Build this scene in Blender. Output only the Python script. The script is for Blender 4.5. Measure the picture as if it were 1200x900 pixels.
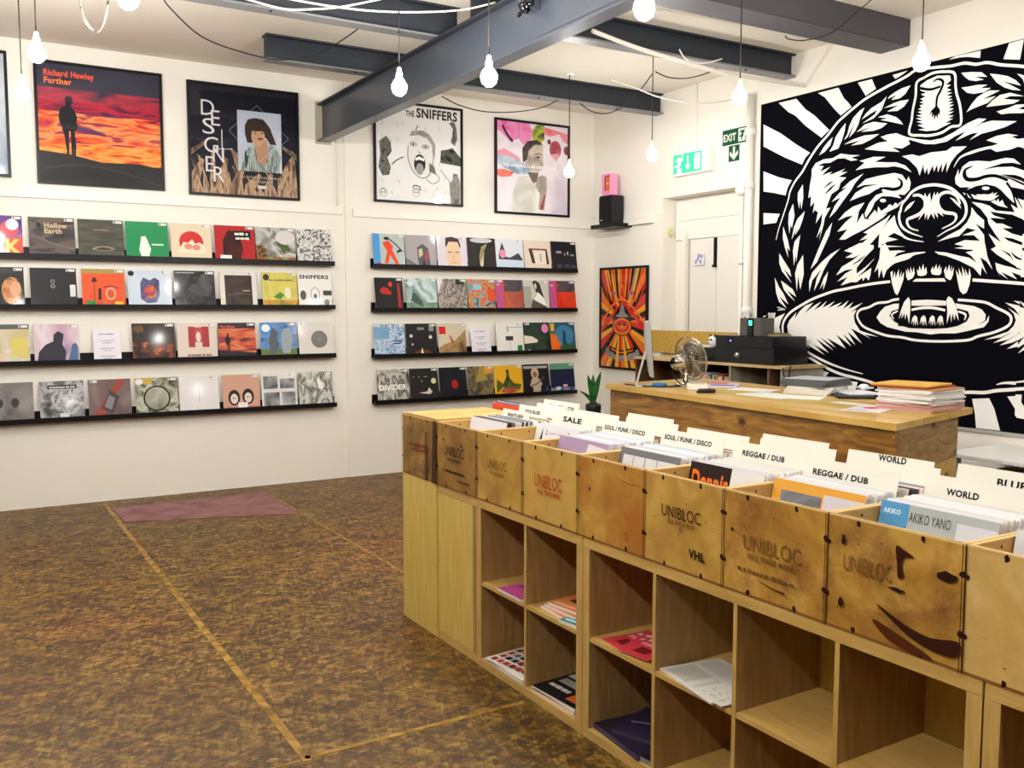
import bpy, bmesh, math, random
from mathutils import Vector, Matrix
from mathutils.geometry import tessellate_polygon
random.seed(7)
for o in list(bpy.data.objects): bpy.data.objects.remove(o)
S = bpy.context.scene
COL = S.collection
R = math.radians
PI = math.pi
# ------------------------------------------------------------------ camera, light, exposure
F_PX, YAW, PITCH, CAM_H = 1087.95, 0.542379, 0.0809117, 1.65
cam_d = bpy.data.cameras.new('camera')
cam = bpy.data.objects.new('camera', cam_d)
COL.objects.link(cam)
cam.location = (0, 0, CAM_H)
cam.rotation_euler = (PI/2 - PITCH, 0, -YAW)
cam_d.sensor_width = 36.0
cam_d.lens = F_PX / 1200.0 * 36.0
cam_d.clip_start = 0.05
S.camera = cam
S.view_settings.view_transform = 'Standard'
S.view_settings.look = 'None'
S.view_settings.gamma = 1.0
S.view_settings.use_curve_mapping = False
S.view_settings.exposure = 1.06
BULB = 290.0          # radiance of every bare bulb
world = bpy.data.worlds.new('world')
S.world = world
world.use_nodes = True
world.node_tree.nodes['Background'].inputs[0].default_value = (1, 1, 1, 1)
world.node_tree.nodes['Background'].inputs[1].default_value = 0.02

# room constants (metres)
D, XW, XL, YB, CEIL = 8.555, 6.22, -3.4, -3.2, 3.80
UX = 2.032            # front face of the shelving row

# ------------------------------------------------------------------ pixel -> place (photo frame 1200x900)
_v = Vector((math.sin(YAW)*math.cos(PITCH), math.cos(YAW)*math.cos(PITCH), -math.sin(PITCH)))
_r = Vector((math.cos(YAW), -math.sin(YAW), 0))
_u = _r.cross(_v)
def at(px, py, axis, val):
    d = _v + (px-600)/F_PX*_r - (py-450)/F_PX*_u
    o = Vector((0, 0, CAM_H))
    t = (val - o[axis])/d[axis]
    return o + t*d

# ------------------------------------------------------------------ materials
def lin(c):
    if isinstance(c, str):
        c = c.lstrip('#')
        c = [int(c[i:i+2], 16)/255 for i in (0, 2, 4)]
    return tuple(x/12.92 if x <= .04045 else ((x+.055)/1.055)**2.4 for x in c[:3]) + (1,)
_M = {}
def new_mat(name):
    m = bpy.data.materials.new(name)
    m.use_nodes = True
    nt = m.node_tree
    return m, nt, nt.nodes['Principled BSDF'], nt.nodes, nt.links
def flat(c, rough=.5, coat=0, metal=0, bump=0, emis=0, name=None, spec=.4):
    key = (c, rough, coat, metal, bump, emis, spec)
    if key in _M: return _M[key]
    m, nt, b, N, L = new_mat(name or 'paint_'+str(c).strip('#'))
    b.inputs['Base Color'].default_value = lin(c)
    b.inputs['Roughness'].default_value = rough
    b.inputs['Metallic'].default_value = metal
    b.inputs['Specular IOR Level'].default_value = spec
    b.inputs['Coat Weight'].default_value = coat
    b.inputs['Coat Roughness'].default_value = .08
    if emis:
        b.inputs['Emission Color'].default_value = lin(c)
        b.inputs['Emission Strength'].default_value = emis
    if bump:
        n = N.new('ShaderNodeTexNoise'); n.inputs['Scale'].default_value = 9; n.inputs['Detail'].default_value = 6
        tc = N.new('ShaderNodeTexCoord'); L.new(tc.outputs['Object'], n.inputs['Vector'])
        bp = N.new('ShaderNodeBump'); bp.inputs['Strength'].default_value = bump; bp.inputs['Distance'].default_value = .02
        L.new(n.outputs['Fac'], bp.inputs['Height']); L.new(bp.outputs['Normal'], b.inputs['Normal'])
    _M[key] = m
    return m
def ramp(N, stops, interp='LINEAR'):
    r = N.new('ShaderNodeValToRGB')
    r.color_ramp.interpolation = interp
    el = r.color_ramp.elements
    while len(el) < len(stops): el.new(.5)
    for e, (p, c) in zip(el, stops):
        e.position = p; e.color = lin(c)
    return r
def noisy(cols, scale=8, stretch=(1, 1, 1), rough=.45, coat=.15, detail=4, dist=.6, seed=0):
    key = ('n', tuple(cols), scale, stretch, rough, coat, seed)
    if key in _M: return _M[key]
    m, nt, b, N, L = new_mat('printed_pattern')
    tc = N.new('ShaderNodeTexCoord'); mp = N.new('ShaderNodeMapping')
    mp.inputs['Scale'].default_value = stretch; mp.inputs['Location'].default_value = (seed*3.1, seed*1.7, seed)
    L.new(tc.outputs['Object'], mp.inputs['Vector'])
    n = N.new('ShaderNodeTexNoise'); n.inputs['Scale'].default_value = scale
    n.inputs['Detail'].default_value = detail; n.inputs['Distortion'].default_value = dist
    L.new(mp.outputs['Vector'], n.inputs['Vector'])
    k = len(cols)
    r = ramp(N, [(.32+.36*i/max(1, k-1), c) for i, c in enumerate(cols)])
    L.new(n.outputs['Fac'], r.inputs['Fac']); L.new(r.outputs['Color'], b.inputs['Base Color'])
    b.inputs['Roughness'].default_value = rough; b.inputs['Coat Weight'].default_value = coat
    b.inputs['Coat Roughness'].default_value = .08; b.inputs['Specular IOR Level'].default_value = .2
    _M[key] = m
    return m
def art_mat(c):
    if isinstance(c, tuple):
        if c[0] == 'n': return noisy(c[1], c[2], c[3] if len(c) > 3 else (1, 1, 1), seed=c[4] if len(c) > 4 else 0)
        if c[0] == 'm': return flat(c[1], .6, 0, spec=.15)
        if c[0] == 'x': return c[1]
    return flat(c, .45, .15, spec=.2)
def wood(name, c1, c2, c3, axis='x', scale=1.0, grain=18, rough=.55, knots=False, stain=None, seed=0, coat=0):
    key = ('w', name, seed)
    if key in _M: return _M[key]
    m, nt, b, N, L = new_mat(name)
    tc = N.new('ShaderNodeTexCoord'); mp = N.new('ShaderNodeMapping')
    st = {'x': (.12, 1, 1), 'y': (1, .12, 1), 'z': (1, 1, .12)}[axis]
    mp.inputs['Scale'].default_value = [a*scale for a in st]
    mp.inputs['Location'].default_value = (seed*2.3, seed*1.3, seed*.7)
    L.new(tc.outputs['Object'], mp.inputs['Vector'])
    n = N.new('ShaderNodeTexNoise'); n.inputs['Scale'].default_value = grain; n.inputs['Detail'].default_value = 7
    n.inputs['Distortion'].default_value = .8 if not knots else 2.2
    L.new(mp.outputs['Vector'], n.inputs['Vector'])
    r = ramp(N, [(.30, c1), (.5, c2), (.68, c3)])
    L.new(n.outputs['Fac'], r.inputs['Fac'])
    out = r.outputs['Color']
    if stain:
        n2 = N.new('ShaderNodeTexNoise'); n2.inputs['Scale'].default_value = 5.5; n2.inputs['Detail'].default_value = 8
        n2.inputs['Roughness'].default_value = .7
        mp2 = N.new('ShaderNodeMapping'); mp2.inputs['Location'].default_value = (seed*5.1, seed*4.3, seed*2)
        L.new(tc.outputs['Object'], mp2.inputs['Vector']); L.new(mp2.outputs['Vector'], n2.inputs['Vector'])
        r2 = ramp(N, [(.42, '#000000'), (.66, '#ffffff')])
        L.new(n2.outputs['Fac'], r2.inputs['Fac'])
        mx = N.new('ShaderNodeMix'); mx.data_type = 'RGBA'
        L.new(r2.outputs['Color'], mx.inputs['Factor'])
        L.new(out, mx.inputs['A']); mx.inputs['B'].default_value = lin(stain)
        out = mx.outputs['Result']
    if knots:
        v = N.new('ShaderNodeTexVoronoi'); v.inputs['Scale'].default_value = 3.4
        mp3 = N.new('ShaderNodeMapping'); mp3.inputs['Scale'].default_value = (1, 1, 1.6)
        mp3.inputs['Location'].default_value = (.3+seed, .55, .2)
        L.new(tc.outputs['Object'], mp3.inputs['Vector']); L.new(mp3.outputs['Vector'], v.inputs['Vector'])
        r3 = ramp(N, [(.06, '#ffffff'), (.17, '#000000')])
        L.new(v.outputs['Distance'], r3.inputs['Fac'])
        mx = N.new('ShaderNodeMix'); mx.data_type = 'RGBA'
        L.new(r3.outputs['Color'], mx.inputs['Factor'])
        L.new(out, mx.inputs['A']); mx.inputs['B'].default_value = lin('#3a1d08')
        out = mx.outputs['Result']
    L.new(out, b.inputs['Base Color'])
    b.inputs['Roughness'].default_value = rough; b.inputs['Coat Weight'].default_value = coat
    bp = N.new('ShaderNodeBump'); bp.inputs['Strength'].default_value = .15; bp.inputs['Distance'].default_value = .003
    L.new(n.outputs['Fac'], bp.inputs['Height']); L.new(bp.outputs['Normal'], b.inputs['Normal'])
    _M[key] = m
    return m

M_WALL = flat('#f0ebe0', .7, 0, 0, .12, name='white_wall_paint')
M_CEIL = flat('#e6ded0', .8, 0, 0, .15, name='ceiling_paint')
M_TRIM = flat('#f2eee4', .5, name='white_gloss_trim')
M_BLACK = flat('#08070a', .4, name='black_lacquer', spec=.25)
M_STEEL = flat('#41464f', .34, .15, 0, .05, name='grey_painted_steel')
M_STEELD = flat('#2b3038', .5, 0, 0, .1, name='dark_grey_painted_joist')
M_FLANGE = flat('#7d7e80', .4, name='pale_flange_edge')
M_OAK = wood('oak_board_shaded', '#957444', '#a38150', '#b08e5c', 'z', 1.6, 26, .42)  # oak darkened to put interior shade into the upright panels
M_OAKH = wood('oak_effect_board_flat', '#c09a50', '#cca65c', '#d4b06a', 'y', 1.6, 26, .42)
M_OAKP = wood('pale_panel', '#d2b256', '#d8ba60', '#dec46c', 'z', 1.6, 22, .45)
M_CREAM = flat('#f3efe2', .35, .3, name='cream_card')
M_INK = ('m', '#0d0c10')

# ------------------------------------------------------------------ mesh helpers
def tag(o, label=None, cat=None, group=None, kind=None):
    if label: o['label'] = label
    if cat: o['category'] = cat
    if group: o['group'] = group
    if kind: o['kind'] = kind
    return o
def link(name, me, parent=None, loc=None, rot=None):
    o = bpy.data.objects.new(name, me); COL.objects.link(o)
    if parent: o.parent = parent
    if loc is not None: o.location = loc
    if rot is not None: o.rotation_euler = rot
    return o
def empty(name, loc, rz=0, label=None, cat=None, group=None):
    o = link(name, None, None, loc, (0, 0, rz)); o.empty_display_size = .05
    return tag(o, label, cat, group)
class MB:
    def __init__(s): s.bm = bmesh.new(); s.mats = []
    def mi(s, m):
        if m not in s.mats: s.mats.append(m)
        return s.mats.index(m)
    def box(s, x0, y0, z0, x1, y1, z1, m, bev=0):
        t = bmesh.new()
        r = bmesh.ops.create_cube(t, size=1)
        for v in t.verts:
            v.co = Vector(((x0+x1)/2+v.co.x*(x1-x0), (y0+y1)/2+v.co.y*(y1-y0), (z0+z1)/2+v.co.z*(z1-z0)))
        if bev: bmesh.ops.bevel(t, geom=t.edges[:], offset=bev, segments=2, affect='EDGES')
        s.merge(t, m); return s
    def merge(s, t, m, mat=None, smooth=False):
        k = s.mi(m); mp = {}
        for v in t.verts: mp[v] = s.bm.verts.new(mat @ v.co if mat else v.co)
        for f in t.faces:
            try:
                g = s.bm.faces.new([mp[v] for v in f.verts]); g.material_index = k; g.smooth = smooth
            except ValueError: pass
        t.free()
    def prism(s, pts, z0, z1, m):
        k = s.mi(m)
        a = [s.bm.verts.new((p[0], p[1], z0)) for p in pts]; b = [s.bm.verts.new((p[0], p[1], z1)) for p in pts]
        n = len(pts); fs = [s.bm.faces.new(a[::-1]), s.bm.faces.new(b)]
        for i in range(n): fs.append(s.bm.faces.new((a[i], a[(i+1) % n], b[(i+1) % n], b[i])))
        for f in fs: f.material_index = k
        return s
    def cyl(s, p0, p1, r0, r1, m, seg=16, smooth=True):
        p0, p1 = Vector(p0), Vector(p1); d = p1-p0
        t = bmesh.new()
        bmesh.ops.create_cone(t, cap_ends=True, segments=seg, radius1=r0, radius2=r1, depth=d.length)
        q = d.to_track_quat('Z', 'Y').to_matrix().to_4x4()
        s.merge(t, m, Matrix.Translation((p0+p1)/2) @ q, smooth); return s
    def ball(s, c, r, m, seg=16, rings=10, scale=(1, 1, 1), rot=None):
        t = bmesh.new(); bmesh.ops.create_uvsphere(t, u_segments=seg, v_segments=rings, radius=r)
        mt = Matrix.Translation(c) @ (rot or Matrix()) @ Matrix.Diagonal((*scale, 1))
        s.merge(t, m, mt, True); return s
    def lathe(s, prof, m, seg=20, mat=None):
        t = bmesh.new(); rows = []
        for r, z in prof:
            rows.append([t.verts.new((r*math.cos(2*PI*i/seg), r*math.sin(2*PI*i/seg), z)) for i in range(seg)])
        for a, b in zip(rows, rows[1:]):
            for i in range(seg):
                t.faces.new((a[i], a[(i+1) % seg], b[(i+1) % seg], b[i]))
        if prof[0][0] > 1e-5: t.faces.new(rows[0][::-1])
        if prof[-1][0] > 1e-5: t.faces.new(rows[-1])
        bmesh.ops.remove_doubles(t, verts=t.verts[:], dist=1e-6)
        s.merge(t, m, mat, True); return s
    def tube(s, pts, r, m, seg=8, closed=False, smooth_path=True):
        P = [Vector(p) for p in pts]
        if smooth_path and len(P) > 2: P = catmull(P, 6, closed)
        n = len(P); rows = []; k = s.mi(m); up = None
        for i, p in enumerate(P):
            if closed: d = P[(i+1) % n]-P[i-1]
            else: d = P[min(i+1, n-1)]-P[max(i-1, 0)]
            d.normalize()
            if up is None:
                up = Vector((0, 0, 1)) if abs(d.z) < .9 else Vector((1, 0, 0))
            a = d.cross(up).normalized(); up = a.cross(d).normalized()
            rr = r[i*len(r)//n] if isinstance(r, (list, tuple)) else r
            rows.append([s.bm.verts.new(p+rr*(math.cos(2*PI*j/seg)*a+math.sin(2*PI*j/seg)*up)) for j in range(seg)])
        pr = list(zip(rows, rows[1:])) + ([(rows[-1], rows[0])] if closed else [])
        for a, b in pr:
            for j in range(seg):
                f = s.bm.faces.new((a[j], b[j], b[(j+1) % seg], a[(j+1) % seg])); f.material_index = k; f.smooth = True
        if not closed:
            for row in (rows[0], rows[-1]):
                f = s.bm.faces.new(row); f.material_index = k
        return s
    def build(s, name, parent=None, loc=None, rot=None):
        me = bpy.data.meshes.new(name)
        bmesh.ops.recalc_face_normals(s.bm, faces=s.bm.faces[:])
        s.bm.to_mesh(me); s.bm.free()
        for m in s.mats: me.materials.append(m)
        return link(name, me, parent, loc, rot)
def catmull(P, k=6, closed=False):
    n = len(P); out = []
    rng = range(n) if closed else range(n-1)
    for i in rng:
        p0 = P[(i-1) % n] if (closed or i > 0) else P[0]
        p1, p2 = P[i], P[(i+1) % n]
        p3 = P[(i+2) % n] if (closed or i+2 < n) else P[-1]
        for j in range(k):
            t = j/k
            out.append(.5*((2*p1)+(p2-p0)*t+(2*p0-5*p1+4*p2-p3)*t*t+(3*p1-p0-3*p2+p3)*t**3))
    if not closed: out.append(P[-1].copy())
    return out
def box_obj(name, x0, y0, z0, x1, y1, z1, m, parent=None, bev=0):
    return MB().box(x0, y0, z0, x1, y1, z1, m, bev).build(name, parent)

_T = {}
def text_mesh(s, bold):
    key = (s, bold)
    if key in _T: return _T[key]
    cu = bpy.data.curves.new('t', 'FONT'); cu.body = s; cu.size = 1; cu.resolution_u = 3
    cu.offset = .036 if bold else (-.004 if bold is None else 0)
    if bold: cu.space_character = 1.08
    o = bpy.data.objects.new('t', cu); COL.objects.link(o)
    me = bpy.data.meshes.new_from_object(o.evaluated_get(bpy.context.evaluated_depsgraph_get()))
    vs = [(v.co.x, v.co.y) for v in me.vertices]; fs = [tuple(p.vertices) for p in me.polygons]
    bpy.data.objects.remove(o); bpy.data.curves.remove(cu); bpy.data.meshes.remove(me)
    _T[key] = (vs, fs)
    return _T[key]
class Art:
    """flat printed sheet in local XZ, facing -Y, lower left corner at 0,0; every shape is printed in its own thin layer"""
    def __init__(s, w, h, thick, base, side=None, sheet=.0003):
        s.mb = MB(); s.w, s.h, s.k, s.st = w, h, 0, sheet
        if thick is not None:
            s.mb.box(0, 0, 0, w, thick, h, side or art_mat(base))
            s.poly([(0, 0), (1, 0), (1, 1), (0, 1)], base)
    def raw(s, pts, c, unit=True):
        m = art_mat(c); k = s.mb.mi(m); y = -s.st*s.k
        P = [Vector((p[0]*(s.w if unit else 1), p[1]*(s.h if unit else 1), 0)) for p in pts]
        V = [s.mb.bm.verts.new((p.x, y, p.y)) for p in P]
        for t in tessellate_polygon([P]):
            try: f = s.mb.bm.faces.new([V[i] for i in t]); f.material_index = k
            except ValueError: pass
    def poly(s, pts, c): s.k += 1; s.raw(pts, c); return s
    def rect(s, x0, y0, x1, y1, c): return s.poly([(x0, y0), (x1, y0), (x1, y1), (x0, y1)], c)
    def ell(s, cx, cy, rx, ry, c, n=20): return s.poly([(cx+rx*math.cos(2*PI*i/n), cy+ry*math.sin(2*PI*i/n)) for i in range(n)], c)
    def line(s, pts, w, c):
        P = [Vector((p[0], p[1], 0)) for p in pts]
        P = catmull(P, 5) if len(P) > 2 else P
        n = len(P); a = []; b = []
        for i, p in enumerate(P):
            d = (P[min(i+1, n-1)]-P[max(i-1, 0)]).normalized(); q = Vector((-d.y, d.x, 0))
            ww = w if not isinstance(w, (list, tuple)) else w[0]+(w[1]-w[0])*i/(n-1)
            a.append(p+q*ww/2); b.append(p-q*ww/2)
        return s.poly(a+b[::-1], c)
    def words(s, x, y, w, h, c):     # a line of print too small to read
        rn = random.Random(int(x*1000+y*777)); p = x; s.k += 1
        while p < x+w-.01:
            q = min(x+w, p+rn.uniform(.5, 1.6)*h)
            hh = h*rn.uniform(.75, 1); s.raw([(p, y), (q, y), (q, y+hh), (p, y+hh)], c); p = q+h*rn.choice((.18, .2, .6))
        return s
    def text(s, t, x, y, h, c, bold=False, width=None, align='l', vert=False, shear=0):
        vs, fs = text_mesh(t, bold)
        if not vs: return s
        s.k += 1
        x0 = min(v[0] for v in vs); x1 = max(v[0] for v in vs); y0 = min(v[1] for v in vs); y1 = max(v[1] for v in vs)
        sy = h*s.h/max(1e-6, (.72 if y1 < .8 else y1)); sx = sy
        if width: sx = width*s.w/(x1-x0)
        ox = x*s.w - x0*sx - ((x1-x0)*sx/2 if align == 'c' else 0)
        k = s.mb.mi(art_mat(c)); yy = -s.st*s.k
        V = [s.mb.bm.verts.new((ox+v[0]*sx+shear*v[1]*sy, yy, y*s.h+v[1]*sy)) for v in vs]
        for f in fs:
            try: g = s.mb.bm.faces.new([V[i] for i in f]); g.material_index = k
            except ValueError: pass
        return s
    def build(s, name, parent=None, loc=None, rot=None):
        me = bpy.data.meshes.new(name); s.mb.bm.to_mesh(me); s.mb.bm.free()
        for m in s.mb.mats: me.materials.append(m)
        return link(name, me, parent, loc, rot)
RW = -PI/2    # rotation that turns an Art sheet to face -X (right wall, crates)
# ------------------------------------------------------------------ the room
def struct(o): return tag(o, kind='structure')
def osb_floor():
    m, nt, b, N, L = new_mat('varnished_strand_board')
    tc = N.new('ShaderNodeTexCoord')
    outs = []
    for i, (rot, sc) in enumerate(((.25, (15, 62, 1)), (1.25, (17, 56, 1)), (2.35, (13, 60, 1)))):
        mp = N.new('ShaderNodeMapping'); mp.vector_type = 'TEXTURE'; mp.inputs['Rotation'].default_value = (0, 0, rot); mp.inputs['Scale'].default_value = (1/sc[0], 1/sc[1], 1)
        mp.inputs['Location'].default_value = (i*7.3, i*2.1, 0)
        # slightly warped flakes
        L.new(tc.outputs['Object'], mp.inputs['Vector'])
        v = N.new('ShaderNodeTexVoronoi'); v.inputs['Scale'].default_value = 1.0; v.inputs['Randomness'].default_value = 1
        L.new(mp.outputs['Vector'], v.inputs['Vector'])
        bw = N.new('ShaderNodeRGBToBW'); L.new(v.outputs['Color'], bw.inputs['Color']); outs.append(bw.outputs['Val'])
    a1 = N.new('ShaderNodeMath'); a1.operation = 'ADD'; L.new(outs[0], a1.inputs[0]); L.new(outs[1], a1.inputs[1])
    a2 = N.new('ShaderNodeMath'); a2.operation = 'ADD'; L.new(a1.outputs[0], a2.inputs[0]); L.new(outs[2], a2.inputs[1])
    fine = N.new('ShaderNodeTexNoise'); fine.inputs['Scale'].default_value = 60; fine.inputs['Detail'].default_value = 4
    L.new(tc.outputs['Object'], fine.inputs['Vector'])
    a3 = N.new('ShaderNodeMath'); a3.operation = 'MULTIPLY_ADD'; L.new(fine.outputs['Fac'], a3.inputs[0]); a3.inputs[1].default_value = .9
    L.new(a2.outputs[0], a3.inputs[2])
    a4 = N.new('ShaderNodeMath'); a4.operation = 'DIVIDE'; L.new(a3.outputs[0], a4.inputs[0]); a4.inputs[1].default_value = 3.9
    r = ramp(N, [(.32, '#472d0c'), (.44, '#65460f'), (.51, '#785819'), (.59, '#8c6b26'), (.72, '#b4924a')])
    L.new(a4.outputs[0], r.inputs['Fac'])
    # big worn colour areas in the varnish
    big = N.new('ShaderNodeTexNoise'); big.inputs['Scale'].default_value = .55; big.inputs['Detail'].default_value = 3
    L.new(tc.outputs['Object'], big.inputs['Vector'])
    rb = ramp(N, [(.36, '#76743a'), (.52, '#8c7a3e'), (.68, '#a8783a')])
    L.new(big.outputs['Fac'], rb.inputs['Fac'])
    mx = N.new('ShaderNodeMix'); mx.data_type = 'RGBA'; mx.blend_type = 'OVERLAY'; mx.inputs['Factor'].default_value = .55
    L.new(r.outputs['Color'], mx.inputs['A']); L.new(rb.outputs['Color'], mx.inputs['B'])
    # scuffs
    sc = N.new('ShaderNodeTexNoise'); sc.inputs['Scale'].default_value = 2.6; sc.inputs['Detail'].default_value = 8; sc.inputs['Roughness'].default_value = .7
    L.new(tc.outputs['Object'], sc.inputs['Vector'])
    rs = ramp(N, [(.34, '#a8946c'), (.50, '#ffffff')])
    L.new(sc.outputs['Fac'], rs.inputs['Fac'])
    mx2 = N.new('ShaderNodeMix'); mx2.data_type = 'RGBA'; mx2.blend_type = 'MULTIPLY'; mx2.inputs['Factor'].default_value = .6
    L.new(mx.outputs['Result'], mx2.inputs['A']); L.new(rs.outputs['Color'], mx2.inputs['B'])
    L.new(mx2.outputs['Result'], b.inputs['Base Color'])
    rr = N.new('ShaderNodeMapRange'); L.new(sc.outputs['Fac'], rr.inputs['Value'])
    rr.inputs['To Min'].default_value = .62; rr.inputs['To Max'].default_value = .4
    L.new(rr.outputs['Result'], b.inputs['Roughness'])
    bp = N.new('ShaderNodeBump'); bp.inputs['Strength'].default_value = .12; bp.inputs['Distance'].default_value = .004
    L.new(a4.outputs[0], bp.inputs['Height']); L.new(bp.outputs['Normal'], b.inputs['Normal'])
    return m
M_FLOOR = osb_floor()
struct(box_obj('floor', XL-.2, YB-.2, -.1, XW+.5, D+.2, 0, M_FLOOR))
struct(box_obj('ceiling', XL-.2, YB-.2, CEIL, XW+.5, D+.2, CEIL+.1, M_CEIL))
M_DIM = flat('#4a443c', .8, name='dark_unseen_wall')  # unseen walls kept dark to cut bounced light into the shelves
struct(box_obj('wall_left', XL-.2, YB, 0, XL, D, CEIL, M_DIM))
struct(box_obj('wall_back', XL-.2, YB-.2, 0, XW+.5, YB, CEIL, M_DIM))
# record wall, with the shallow white pier joint at x = 3.25
struct(MB().box(XL-.2, D, 0, 3.225, D+.2, CEIL, M_WALL).box(3.225, D+.012, 0, 3.285, D+.2, CEIL, M_WALL)
       .box(3.285, D, 0, XW+.5, D+.2, CEIL, M_WALL).build('wall_front'))
# right wall with the recessed door opening (y 6.24 to 7.36, up to z 2.76)
DY0, DY1, DZ = 6.20, 7.36, 2.762
w = MB()
w.box(XW, YB-.2, 0, XW+.5, DY0, CEIL, M_WALL).box(XW, DY1, 0, XW+.5, D+.2, CEIL, M_WALL)
w.box(XW, DY0, DZ, XW+.5, DY1, CEIL, M_WALL)
w.box(XW+.19, DY0, 0, XW+.5, DY1, DZ, M_WALL)
struct(w.build('wall_right'))
# overdoor boarding
struct(box_obj('trim_1', XW+.165, DY0, 2.535, XW+.19, DY1-.02, 2.725, M_TRIM))
struct(box_obj('trim_2', XW+.155, DY0, 2.345, XW+.19, DY1-.02, 2.53, M_TRIM))
# the door itself
dr = empty('door_1', (XW+.16, 6.5, 0)); tag(dr, kind='structure')
M_DOOR = flat('#ece8df', .5, name='door_paint')
MB().box(-.02, -.3, 0, .03, .22, 2.34, M_DOOR, .003).box(-.026, -.22, 1.35, -.019, .14, 2.2, M_DOOR).box(-.026, -.22, .2, -.019, .14, 1.15, M_DOOR).build('door_leaf', dr)
MB().box(0, .245, 0, .03, .62, 2.34, M_DOOR, .003).build('side_leaf', dr)
MB().box(-.04, .225, 2.06, .03, .245, 2.335, M_BLACK).box(-.05, .215, 2.05, -.02, .255, 2.075, M_BLACK).build('door_closer_arm', dr)
a = Art(.15, .11, .003, '#e9e9f2')
for i, (x, y) in enumerate(((.25, .3), (.7, .3), (.45, .55), (.8, .75), (.55, .85))): a.ell(x, y, .11, .16, '#3b3f96', 10); a.ell(x, y, .05, .07, '#e9e9f2', 8)
a.build('sticker', dr, (-.021, .55, 2.08), (0, 0, RW))
MB().box(-.05, .64, 0, .0, .70, 2.4, M_TRIM).build('frame_post', dr)
# dado rails
struct(box_obj('trim_3', XL, D-.022, 2.548, 3.255, D, 2.625, M_TRIM))
struct(box_obj('trim_4', 3.36, D-.022, 2.538, XW, D, 2.612, M_TRIM))
struct(MB().box(XW-.022, 7.90, 2.538, XW, D, 2.612, M_TRIM).box(XW-.05, 7.49, 2.528, XW, 7.86, 2.585, M_TRIM).build('trim_5'))
struct(box_obj('trim_6', XW-.014, DY1+.02, 2.60, XW, 7.9, 2.615, M_TRIM))
struct(MB().box(XW-.016, 2.2, .775, XW, 6.05, .80, flat('#a8a49e', .6)).build('trim_7'))  # grey strip stands in for the shadow under the mural
# floor seams (pale filled joints) and the maroon patch
M_SEAM = noisy(('#6e5222', '#96722e', '#b48e46'), 14, (1, 1, 1), .5, .1)
def seam(n, x0, y0, x1, y1): struct(box_obj('trim_%d' % n, x0, y0, 0, x1, y1, .0015, M_SEAM))
seam(8, 1.034, 3.19, 1.068, 8.45); seam(9, 2.353, 4.6, 2.373, 8.3)
seam(10, XL, 5.875, 1.028, 5.89); seam(11, 1.072, 5.885, 2.4, 5.90); seam(12, 1.05, 3.205, 2.0, 3.23); seam(13, XL, 3.2, 1.028, 3.212)
mp = MB().prism([(1.09, 7.62), (2.335, 7.22), (2.34, 8.22), (1.07, 8.2)], 0, .004, noisy(('#7a4a4c', '#8a5a5a', '#966666'), 6, (1, 1, 1), .6, .1))
tag(mp.build('floor_mat'), 'faded maroon flat floor mat by the record wall', 'mat')
# wall pipe between the two groups of shelves
p = MB(); p.cyl((3.20, D-.02, 2.63), (3.20, D-.02, 3.3), .008, .008, M_TRIM)
tag(p.build('wall_conduit'), 'thin white conduit running up the wall above the rail, left of the wall joint', 'conduit')
# right-hand wall pipes
p = MB(); p.cyl((XW-.045, 6.13, 0), (XW-.045, 6.13, CEIL-.25), .035, .035, M_TRIM, 14)
for z in (.6, 1.6, 2.72, 3.2): p.cyl((XW-.045, 6.13, z), (XW-.045, 6.13, z+.06), .048, .048, M_TRIM, 14)
tag(p.build('wall_pipe'), 'thick white painted pipe rising beside the black and white mural', 'pipe')
p = MB(); p.cyl((XW-.03, 6.225, 0), (XW-.03, 6.225, 2.74), .018, .018, M_TRIM, 12).ball((XW-.045, 6.225, 2.72), .055, M_TRIM)
for z in (1.3, 2.05): p.cyl((XW-.03, 6.225, z), (XW-.03, 6.225, z+.04), .027, .027, M_TRIM, 12)
tag(p.build('wall_pipe'), 'thinner white pipe with a round cap at the right edge of the doorway', 'pipe')
p = MB(); c1 = at(818, 95, 0, XW); p.cyl((XW-.008, 6.87, 3.18), (XW-.008, 6.87, CEIL), .007, .007, M_TRIM, 8)
tag(p.build('wall_conduit'), 'thin white conduit from the ceiling down to the lit running man sign', 'conduit')
# ------------------------------------------------------------------ girder, joists
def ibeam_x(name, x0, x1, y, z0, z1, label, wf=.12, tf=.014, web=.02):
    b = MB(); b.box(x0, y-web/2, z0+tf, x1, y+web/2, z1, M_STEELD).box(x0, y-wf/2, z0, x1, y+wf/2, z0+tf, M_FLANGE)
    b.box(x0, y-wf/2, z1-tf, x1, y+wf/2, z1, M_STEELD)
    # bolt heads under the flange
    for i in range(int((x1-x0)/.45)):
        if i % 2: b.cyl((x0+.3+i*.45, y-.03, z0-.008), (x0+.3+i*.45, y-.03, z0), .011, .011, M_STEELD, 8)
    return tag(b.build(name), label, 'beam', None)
g = MB()
GX, GZ0, GZ1 = 3.02, 3.215, 3.565
g.box(GX+.045, YB, GZ0+.018, GX+.065, D-.012, GZ1-.018, M_STEEL)
g.box(GX-.005, YB, GZ0, GX+.115, D-.012, GZ0+.018, M_STEEL, .003).box(GX-.005, YB, GZ1-.018, GX+.115, D-.012, GZ1, M_STEELD, .003)
g.box(GX-.02, D-.012, GZ0-.02, GX+.13, D, GZ1+.02, flat('#b5ac98', .6))
y = .6
while y < 8: g.box(GX+.036, y, GZ0+.019, GX+.046, y+.22, GZ0+.032, M_BLACK); y += .36
tag(g.build('steel_girder'), 'deep grey painted steel girder crossing the room below the joists', 'girder')
ibeam_x('ceiling_joist', 2.2, XW, 7.43, 3.60, CEIL, 'dark grey joist passing over the girder, ending on the wall above the pink box')
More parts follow.
